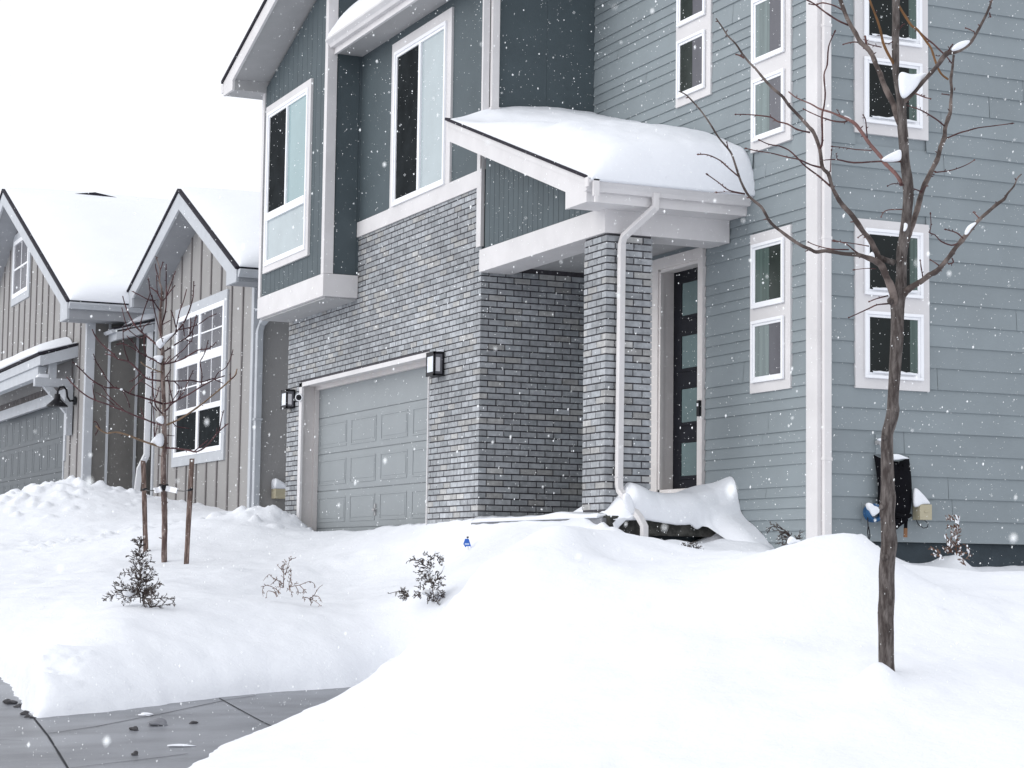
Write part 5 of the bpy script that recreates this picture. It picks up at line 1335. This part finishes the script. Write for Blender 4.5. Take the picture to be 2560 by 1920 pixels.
def tie(a, strap, wire, end, label):
    E_ = empty('tree_tie', tuple(at(*a, 25)), label, 'tie')
    part('strap', 'vinyl', E_, lambda b: b.tube([at(*a, 24.93), at(*strap[0], 24.95), at(*strap[1], 24.9)], 0, square=(.012, .032)))
    part('wire', 'black', E_, lambda b: b.tube([at(*strap[1], 24.9), at((strap[1][0]+end[0])/2, (strap[1][1]+end[1])/2+2, 24.9), at(*end, wire)], .0045, 6))
    part('knot', 'black', E_, lambda b: b.tube([at(end[0]-6, end[1]+1, wire-.06), at(end[0], end[1]-1, wire-.075), at(end[0]+6, end[1]-2, wire-.06)], [.012,.016,.012], 8))
tie((415,1221), ((425,1223),(443,1227)), 24.6, (476,1225), 'white strap and wire tying the sapling to the right stake')
tie((403,1222), ((396,1225),(386,1226)), 25.6, (362,1224), 'white strap and wire tying the sapling to the left stake')
def wrap(b):
    c = at(409, 1219, D2); 
    for k in range(3): b.tube([c+np.array([.045*math.cos(t), .045*math.sin(t), -.02+.022*k+.008*math.sin(2*t+k)]) for t in np.linspace(0, 2*PI, 18)], .016, 7)
    b.tube([at(404, 1212, D2-.06), at(407, 1217, D2-.07), at(412, 1214, D2-.06)], [.012,.02,.01], 7)
part('trunk_wrap', 'black', SP, wrap, smooth=True)

# ================================================================== SHRUBS
def coating(b, mains, d, n, seed):
    """bits of snow lodged along the branches"""
    rr = random.Random(seed+99)
    for _ in range(n):
        mn = rr.choice(mains); i = rr.randrange(len(mn)-1); t = rr.random()
        x = mn[i][0]+(mn[i+1][0]-mn[i][0])*t+rr.uniform(-3, 3); y = mn[i][1]+(mn[i+1][1]-mn[i][1])*t+rr.uniform(-3, 3)
        c = at(x, y, d+rr.uniform(-.05, .05)); s = rr.uniform(1.0, 2.6)*d/FPX
        ax = np.array([rr.uniform(-.6, .6), rr.uniform(-.5, .5), rr.uniform(.3, 1)]); ax /= np.linalg.norm(ax); l = rr.uniform(1.0, 3.2)
        b.tube([c-ax*s*l, c-ax*s*l*.5, c, c+ax*s*l*.6, c+ax*s*l], [s*.25, s*.8, s, s*.7, s*.2], 6, wob=.3)
def shrub(name, label, base, d, mains, mat_, r=1.1, tw=(9, 20), dens=.8, seed=0, spread=.14, stem=None, ang=.75, coat=0):
    """mains: traced branches in photo pixels (root first); each carries short scale-leaved twigs"""
    rr = random.Random(seed); E_ = empty(name, tuple(at(*base, d)), label, 'shrub')
    def sprig(b, p, dr_, up, l, rad, lev):
        k = 4; pts = [p]
        dv = dr_.copy()
        for i in range(k):
            dv = dv+up*rr.uniform(-.12, .16)+np.array([rr.uniform(-.1,.1), rr.uniform(-.1,.1), rr.uniform(-.06,.10)]); dv /= np.linalg.norm(dv)
            pts.append(pts[-1]+dv*l/k)
        b.tube(pts, [rad*.75, rad*.95, rad*.9, rad*.75, rad*.35], 4)
        if lev:
            for i in range(1, k):
                for s in (-1, 1):
                    if rr.random() < .55:
                        sd = np.cross(dv, FW); sd /= np.linalg.norm(sd)+1e-9
                        q = dv*.95+sd*s*.6+FW*rr.uniform(-.5, .5); q /= np.linalg.norm(q)
                        sprig(b, pts[i], q, up, l*rr.uniform(.30, .5), rad*.9, lev-1)
    up = np.array([0, 0, .6])
    def fol(b):
        for mn in mains:
            dd = rr.uniform(-1, 1)*spread
            L = len(mn); P = np.array([(x, y, 0, d+dd*i/max(1, L-1)) for i, (x, y) in enumerate(mn)])
            Q = smooth_path(P, 4); W_ = [at(x, y, z) for x, y, _, z in Q]
            n = len(W_); rad = r*d/FPX
            b.tube(W_, [rad*(1.15-.65*i/n) for i in range(n)], 5)
            for i in range(1, n):
                t = W_[i]-W_[i-1]; ln = np.linalg.norm(t); t = t/(ln+1e-9)
                cnt = int(dens*ln/(d/FPX*6)+rr.random())
                for _ in range(cnt):
                    sd = np.cross(t, FW); sd /= np.linalg.norm(sd)+1e-9; s = rr.choice((-1, 1))
                    q = t*rr.uniform(.6, 1.0)+sd*s*ang*rr.uniform(.5, 1.2)+FW*rr.uniform(-.6, .6); q /= np.linalg.norm(q)
                    l = rr.uniform(*tw)*d/FPX*(1-.45*i/n)
                    sprig(b, W_[i-1]+t*ln*rr.random(), q, up, l, rad*.66, 1)
    part('foliage', mat_, E_, fol)
    if coat: tag(part('snow_coating', 'roofsnow', E_, lambda b: coating(b, mains, d, coat, seed), smooth=True), kind='stuff')
    if stem:
        part('stem', 'drytwig', E_, lambda b: b.tube([at(x, y, d) for x, y in stem], [2.0*d/FPX]*(len(stem)-1)+[.8*d/FPX], 7))
    return E_
J1 = zq(240, 1330, 220/1738)
shrub('juniper_shrub', 'upright pointed dark juniper seedling in front of the left stake', (352,1512), 19.25, [
  J1((880,1400),(870,1000),(870,600),(865,300),(875,90)), J1((870,620),(800,540),(720,500),(630,460)), J1((875,560),(940,500),(990,420),(1010,350)), J1((880,480),(850,470),(790,370)),
  J1((890,700),(990,600),(1100,535)), J1((860,330),(820,220),(800,150)), J1((870,320),(900,240),(915,150)),
  J1((860,780),(760,660),(735,590)), J1((860,830),(700,800),(540,800)), J1((870,800),(980,730),(1110,715)), J1((880,930),(1060,860),(1160,740)), J1((850,960),(760,910),(680,915)), J1((880,1000),(1000,900),(1180,850)),
  J1((860,1200),(680,1130),(560,1090),(460,870)), J1((600,1120),(500,1060),(400,980)), J1((620,1160),(500,1150),(375,1130)),
  J1((870,1280),(650,1290),(430,1230),(290,1270),(140,1330)), J1((700,1310),(560,1370),(520,1420)), J1((820,1250),(740,1100),(690,1030)),
  J1((890,1200),(1060,1130),(1180,1030),(1300,1010)), J1((900,1200),(1080,1150),(1240,1110)), J1((900,1250),(1060,1220),(1160,1215)), J1((900,1100),(1000,1000),(1050,920),(1090,870)),
  J1((900,1280),(1080,1320),(1300,1300),(1400,1300),(1530,1365)), J1((920,1330),(1100,1470),(1280,1450),(1510,1410)), J1((900,1340),(1000,1440),(1060,1480)), J1((860,1100),(800,1020),(770,960)), J1((880,1150),(960,1100),(1010,1040)),
  J1((890,1180),(970,1180),(1080,1180)), J1((880,1220),(960,1160),(1100,1110)), J1((900,1230),(1000,1190),(1120,1190)), J1((880,1160),(930,1060),(960,960)), J1((900,1300),(1000,1330),(1100,1360)), J1((860,1240),(780,1200),(700,1140)), J1((870,900),(930,840),(1040,820)), J1((865,850),(800,760),(770,700)), J1((870,760),(910,680),(930,590)), J1((880,1080),(830,1000),(820,900))], 'juniper', 1.25, (9, 26), 1.15, 3, .22, coat=70)
J2 = zq(640, 1370, 180/1866)
shrub('dry_shrub', 'sparse brown drooping shrub with a thin upright tip on the lawn', (708,1480), 20.3, [
  J2((710,1030),(720,680),(710,500),(760,420),(800,330)), J2((760,700),(800,560),(850,380),(880,240)), J2((860,330),(930,280),(1025,260)), J2((710,640),(650,520),(700,430)), J2((720,560),(640,540),(540,430)), J2((740,440),(720,360),(670,350)), J2((770,360),(740,290)),
  J2((700,930),(560,840),(420,760),(340,690),(260,760),(190,850)), J2((520,830),(440,900),(375,960)), J2((640,1180),(480,1040),(300,970),(200,1000),(165,1120),(190,1260)), J2((540,1270),(480,1160),(340,1110),(285,1150),(270,1300)), J2((560,1250),(500,1130),(450,1040)), J2((600,1200),(560,1100),(570,1170)),
  J2((700,1030),(620,1000),(590,900)), J2((700,1000),(640,950),(620,1080)), J2((860,1020),(860,900),(900,800),(910,640),(880,590),(820,610)), J2((860,1010),(940,930),(840,760)), J2((870,1020),(1000,980),(1130,960),(1300,890),(1400,870),(1500,920),(1545,1030)), J2((1130,960),(1220,1060),(1300,1135)), J2((1030,985),(1100,1130),(1080,1220)), J2((1230,1070),(1245,1190)), J2((980,940),(1105,910)),
  J2((860,1020),(900,1100),(945,1250)), J2((880,1060),(830,1070),(790,1130)), J2((1400,1310),(1500,1230),(1620,1040),(1740,950)), J2((1500,1240),(1620,1260),(1715,1410)), J2((1400,1320),(1300,1280),(1190,1310)), J2((1400,1320),(1540,1380),(1690,1510)), J2((1400,1320),(1460,1420)), J2((1250,1290),(1255,1390)), J2((1380,1310),(1440,1450))], 'drytwig', .95, (5, 11), .50, 4, .16)
J3 = zq(960, 1360, 180/1866)
shrub('juniper_shrub', 'bent dark juniper seedling with snow on it at the edge of the near mound', (1090,1503), 19.6, [
  J3((1290,1480),(1260,1200),(1200,900),(1190,650),(1210,400),(1280,290)), J3((1240,330),(1180,330),(1110,260),(1035,230)), J3((1290,290),(1350,250),(1440,225)), J3((1290,290),(1400,330),(1480,380),(1550,410)), J3((1380,320),(1450,420),(1525,520)), J3((1300,320),(1290,430)),
  J3((1190,640),(1060,560),(960,470),(850,430),(690,420),(590,460)), J3((850,430),(750,380)), J3((1000,520),(920,390)), J3((1060,570),(920,520),(800,590)), J3((1130,640),(1000,600),(900,620)), J3((1180,700),(1000,700),(820,755)), J3((1180,800),(1000,780),(870,790)), J3((1150,820),(1000,860),(880,975)), J3((1200,560),(1130,470),(1100,430)), J3((1210,500),(1260,560),(1290,470)),
  J3((1330,1000),(1330,820),(1340,710)), J3((1340,960),(1420,820),(1500,730),(1530,610)), J3((1350,940),(1450,900),(1570,900)), J3((1360,1020),(1460,1050),(1590,1050)), J3((1350,1180),(1440,1100),(1520,1060)), J3((1400,1180),(1480,1250),(1570,1270)), J3((1400,1240),(1430,1340),(1550,1330)), J3((1200,940),(1100,900),(1010,880)), J3((1250,980),(1150,960),(1060,1000)), J3((1280,1000),(1300,1100),(1180,1150)), J3((1300,1080),(1240,1000),(1180,900)),
  J3((1280,1250),(1230,1380),(1130,1480)), J3((1290,1300),(1240,1420),(1240,1490)), J3((1250,1330),(1150,1360),(1120,1410)), J3((1320,1490),(1440,1480)), J3((660,1360),(580,1260),(440,1220),(300,1240),(130,1285)), J3((600,1290),(540,1200),(480,1140)), J3((640,1340),(520,1330),(390,1340)), J3((650,1360),(540,1380),(420,1425)), J3((600,1310),(480,1280),(390,1280)), J3((950,1260),(860,1240),(770,1240)), J3((950,1270),(860,1320),(730,1360)), J3((940,1180),(870,1110),(770,1090)), J3((940,1180),(950,1060)), J3((960,1320),(900,1370)), J3((1020,1190),(1030,1060),(1090,1020))], 'juniper', 1.2, (7, 17), 1.0, 5, .16, coat=60)
g3 = 'snow caught in the small shrubs'
def bs(pts, d, th, label): return clump_poly(pts, None, None, th, label, g3, 'snow_clump', d)
bs(J1((520,1230),(600,1150),(720,1090),(830,1090),(860,1150),(780,1230),(700,1300),(600,1260)), 19.35, .08, 'snow lying in the left side of the upright juniper seedling')
bs(J3((1330,1180),(1400,1060),(1480,1000),(1520,1010),(1440,1080),(1400,1180),(1380,1300),(1400,1400),(1300,1480),(1290,1330)), 19.7, .06, 'snow plastered down the right side of the bent juniper')
bs(J3((950,1200),(1100,1180),(1250,1180),(1280,1260),(1200,1330),(1050,1330),(960,1280)), 19.7, .07, 'snow heaped at the foot of the bent juniper')
Z5 = zq(1660, 1300, 360/2212)
shrub('juniper_shrub', 'low rounded snow-filled juniper below the porch drift', (1715,1392), 16.75, [
  Z5((470,560),(330,440),(270,380),(240,380)), Z5((430,560),(300,520),(200,460)), Z5((420,560),(280,540),(140,495)), Z5((400,570),(260,555),(100,560)), Z5((460,560),(380,420),(320,350)), Z5((470,540),(420,420),(390,350)), Z5((480,540),(460,420),(440,350)), Z5((490,540),(500,420),(470,370)), Z5((500,500),(530,440),(545,410)), Z5((440,540),(480,460),(540,460)), Z5((380,540),(420,480),(430,460)), Z5((330,540),(290,480),(230,440)), Z5((360,560),(330,520),(300,560)), Z5((250,560),(180,545),(130,540)), Z5((580,520),(600,490),(610,470))], 'juniper', 1.15, (8, 16), 1.3, 6, .10, coat=30)
bs(Z5((280,470),(340,420),(420,430),(440,470),(520,480),(560,540),(420,560),(330,520)), 16.85, .05, 'snow filling the low rounded juniper below the porch')
shrub('juniper_shrub', 'wind-swept brown juniper leaning left beside the white corner board', (1950,1366), 15.75, [
  Z5((1850,380),(1930,240),(1870,170),(1790,120),(1700,90),(1620,40)), Z5((1920,230),(1840,150),(1770,90),(1715,35)), Z5((1800,130),(1700,100),(1620,120),(1560,165)), Z5((1930,250),(1820,180),(1720,160),(1670,165)), Z5((1930,260),(1850,200),(1790,230),(1750,260)), Z5((1930,270),(1860,270),(1760,260)), Z5((1940,300),(1880,300),(1800,285)), Z5((1900,370),(1900,300),(1970,290)), Z5((1860,390),(1800,350),(1760,345)), Z5((1850,400),(1810,370)), Z5((1900,390),(1850,380),(1800,395)), Z5((2030,300),(2060,240),(2110,185)), Z5((2050,290),(2080,270),(2100,270))], 'juniper', 1.2, (8, 18), .7, 7, .07)
bs(Z5((1880,340),(1930,240),(2000,260),(2030,310),(2090,300),(2110,330),(1990,350),(1900,385)), 15.7, .04, 'snow at the root of the wind-swept juniper by the corner board')
Z4 = zq(2300, 1260, 160/1475)
shrub('dry_shrub', 'upright rusty shrub coated in snow against the dark foundation', (2388,1388), 17.6, [
  Z4((840,1180),(830,900),(840,600),(850,450),(780,350),(640,300)), Z4((850,440),(840,340),(810,270)), Z4((850,420),(880,350)), Z4((790,370),(700,340),(620,330)), Z4((830,600),(720,500),(650,540),(590,575)), Z4((780,950),(700,850),(630,770),(585,705)), Z4((820,800),(760,700),(720,580)), Z4((860,700),(880,600),(890,480)), Z4((850,900),(920,850)), Z4((760,1000),(690,920),(640,830)), Z4((760,1100),(660,1030),(540,1020)), Z4((760,1130),(660,1090),(560,1090)), Z4((880,1150),(930,1050),(940,960)), Z4((900,1180),(990,1150),(1010,1130)), Z4((740,1000),(680,960),(650,910)),
  Z4((520,1270),(460,1150),(370,1060),(210,1015)), Z4((500,1240),(400,1180),(280,1150)), Z4((1060,1260),(1120,1200),(1180,1170)), Z4((1130,1190),(1140,1070),(1050,940)), Z4((1050,1420),(980,1300),(920,1260))], 'rusttwig', 1.1, (7, 16), 1.3, 8, .08, coat=95)
def twigs_(label, base, d, mains, r=1.0):
    E_ = MB()
    for mn in mains:
        W_ = [at(x, y, d) for x, y in mn]; E_.tube(W_, [r*d/FPX*(1.1-.6*i/len(W_)) for i in range(len(W_))], 5)
    return tag(E_.build('bare_twig', 'drytwig', None, loc=tuple(at(*base, d))), label, 'twig')
twigs_('pair of thin bare twigs poking up from the snow beside the downspout', (1600,1390), 17.0, [[(1594,1400),(1596,1372),(1597,1370)],[(1612,1396),(1616,1375),(1618,1360)]], .9)
twigs_('few bare twigs behind the peak of the near mound', (1340,1372), 18.6, [[(1336,1376),(1340,1369),(1345,1365)],[(1347,1370),(1350,1358),(1361,1350)],[(1333,1372),(1338,1370)],[(1352,1364),(1358,1362)]], 1.1)
twigs_('single bare twig below the small blue sign', (1180,1396), 21.3, [[(1180,1398),(1181,1390),(1182,1382)]], .9)

# ================================================================== SMALL THINGS
# blue sign with a black lamp on top
SD = 21.5; sg = lambda x, y: (1140+x*60/1659, 1320+y*60/1659)
SG = empty('yard_sign', tuple(at(*sg(800,1400), SD)), 'small blue yard sign with a black cap poking out of the snow', 'sign')
def sgn(b):
    out = [sg(*q) for q in ((622,750),(880,752),(935,930),(1000,1130),(1062,1345),(1022,1352),(1010,1262),(705,1262),(690,1330),(655,1340),(500,1110),(560,930))]
    f = [at(*q, SD-.012) for q in out]; b.prism(f[::-1], FW*.022)
part('sign_panel', 'blueplastic', SG, sgn)
def prn(b):
    for i, x in enumerate((610, 672, 735, 800, 862)):
        x1 = x+50; P = [at(*sg(*q), SD-.0135) for q in ((x, 1055),(x1, 1058),(x1, 1160),(x, 1158))]
        b.prism(P[::-1], FW*.002)
part('lettering', 'whiteprint', SG, prn)
part('cap', 'black', SG, lambda b: b.tube([at(*sg(805,585), SD), at(*sg(805,690), SD)], [.0105,.0115], 12))
part('post', 'soffit', SG, lambda b: b.tube([at(*sg(805,690), SD), at(*sg(810,760), SD), at(*sg(840,1500), SD)], .0035, 8))
# wet lumps on the pavement
gp = 'slush lumps on the wet pavement'
for i, (px, py, rx, ry_, rz, m, lb) in enumerate(((336,1825,.032,.035,.022,'debris','dark wet lump nearest the left pavement joint'),(396,1813,.075,.07,.035,'concrete','pale grey slush lump in the middle of the pavement slab'),(482,1809,.035,.025,.012,'debris','small dark lump farthest right on the slab'),(338,1888,.026,.026,.018,'debris','dark lump low on the slab near the bottom edge'),(365,1788,.06,.05,.012,'roofsnow','thin crust of snow lying across the far joint'),(452,1866,.09,.04,.012,'roofsnow','crust of snow reaching out from the near snow edge'))):
    c = onpave(px, py); o = blob('slush_lump', (c[0], c[1], c[2]+rz*.35), (rx, ry_, rz), lb, 'slush', m, gp, i+3, 3, .35)
r_ = random.Random(5)
for i in range(9):
    t = i/8; px = 18+t*62+r_.uniform(-5, 5); py = 1752+t*46+r_.uniform(-3, 7)-8*math.sin(t*3)
    c = onpave(px, py); s = r_.uniform(.018, .036)
    blob('dirt_clod', (c[0], c[1], c[2]+s*.2), (s*1.3, s, s*.6), 'dark dirt clod along the foot of the left snowbank', 'dirt', 'debris', 'dirt clods along the foot of the snowbank', i, 2, .4)

# ================================================================== FALLING SNOW
def flakes():
    r = np.random.default_rng(11); b = MB()
    n1 = 22000
    d = (r.random(n1)*(19.0**3-1.2**3)+1.2**3)**(1/3)
    d = np.concatenate([d, r.uniform(19, 30, 2500), r.uniform(.9, 5, 90)]); n = len(d)
    px = r.uniform(-250, 2810, n); py = r.uniform(-200, 1960, n)
    for i in range(n):
        c = at(px[i], py[i], d[i])
        if d[i] > 15.5 and (c[0] > 8.3 and c[1] > 15.0): 
            if c[0] > XD-.05 and c[1] > YR-.1: continue
            if c[0] > XG-.1 and c[1] > 16.9: continue
        s = (.0009+.0019*r.random()**2.6)*(1.0 if d[i] > 5 else .8)
        a = r.uniform(.7, 1.5, 3)*s; a[2] *= 1.25
        k = b.add([c+np.array(q)*a for q in ((1,.2,0),(-1,-.1,.2),(0,1,-.2),(.1,-1,.1),(.2,0,1.2),(-.2,.1,-1.2))])
        for f in ((0,2,4),(2,1,4),(1,3,4),(3,0,4),(2,0,5),(1,2,5),(3,1,5),(0,3,5)): b.face([k+f[0], k+f[1], k+f[2]])
    tag(b.build('falling_snow', 'flake', None), kind='stuff')
flakes()

# ================================================================== LIGHT
EL, AZ = math.radians(21), math.radians(200)     # sun direction: from the street side (-X), a little behind the far end
sd = np.array([math.cos(EL)*math.cos(AZ), math.cos(EL)*math.sin(AZ), math.sin(EL)])
sd = np.array([-math.cos(EL)*math.cos(math.radians(-6)), math.cos(EL)*math.sin(math.radians(6)), math.sin(EL)])
wd = bpy.data.worlds.new('World'); S.world = wd; wd.use_nodes = True
nt = wd.node_tree; N = nt.nodes; Lk = nt.links
bg = N['Background']
sk = N.new('ShaderNodeTexSky'); sk.sky_type = 'NISHITA'; sk.sun_disc = False
sk.sun_elevation = EL; sk.sun_rotation = math.atan2(sd[0], sd[1]); sk.air_density = 1.0; sk.dust_density = 5.0; sk.ozone_density = 1.0
hs = N.new('ShaderNodeHueSaturation'); hs.inputs['Saturation'].default_value = .12
mx = N.new('ShaderNodeMix'); mx.data_type = 'RGBA'; mx.inputs[0].default_value = .82        # overcast veil over the clear sky
mx.inputs[7].default_value = (13.6, 13.9, 14.6, 1)
Lk.new(sk.outputs['Color'], hs.inputs['Color']); Lk.new(hs.outputs['Color'], mx.inputs[6]); Lk.new(mx.outputs[2], bg.inputs['Color'])
bg.inputs['Strength'].default_value = .10
ld = bpy.data.lights.new('sun', 'SUN'); ld.energy = 1.3; ld.angle = math.radians(60); ld.color = (1, .985, .96)
lo = bpy.data.objects.new('sun', ld); COL.objects.link(lo)
lo.rotation_euler = Vector(-sd).to_track_quat('-Z', 'Y').to_euler()
V = S.view_settings; V.view_transform = 'Standard'; V.look = 'None'; V.gamma = 1; V.exposure = -.14
S.display_settings.display_device = 'sRGB'
S.render.engine = 'CYCLES'
S.cycles.max_bounces = 6; S.cycles.diffuse_bounces = 4; S.cycles.glossy_bounces = 3; S.cycles.use_denoising = True
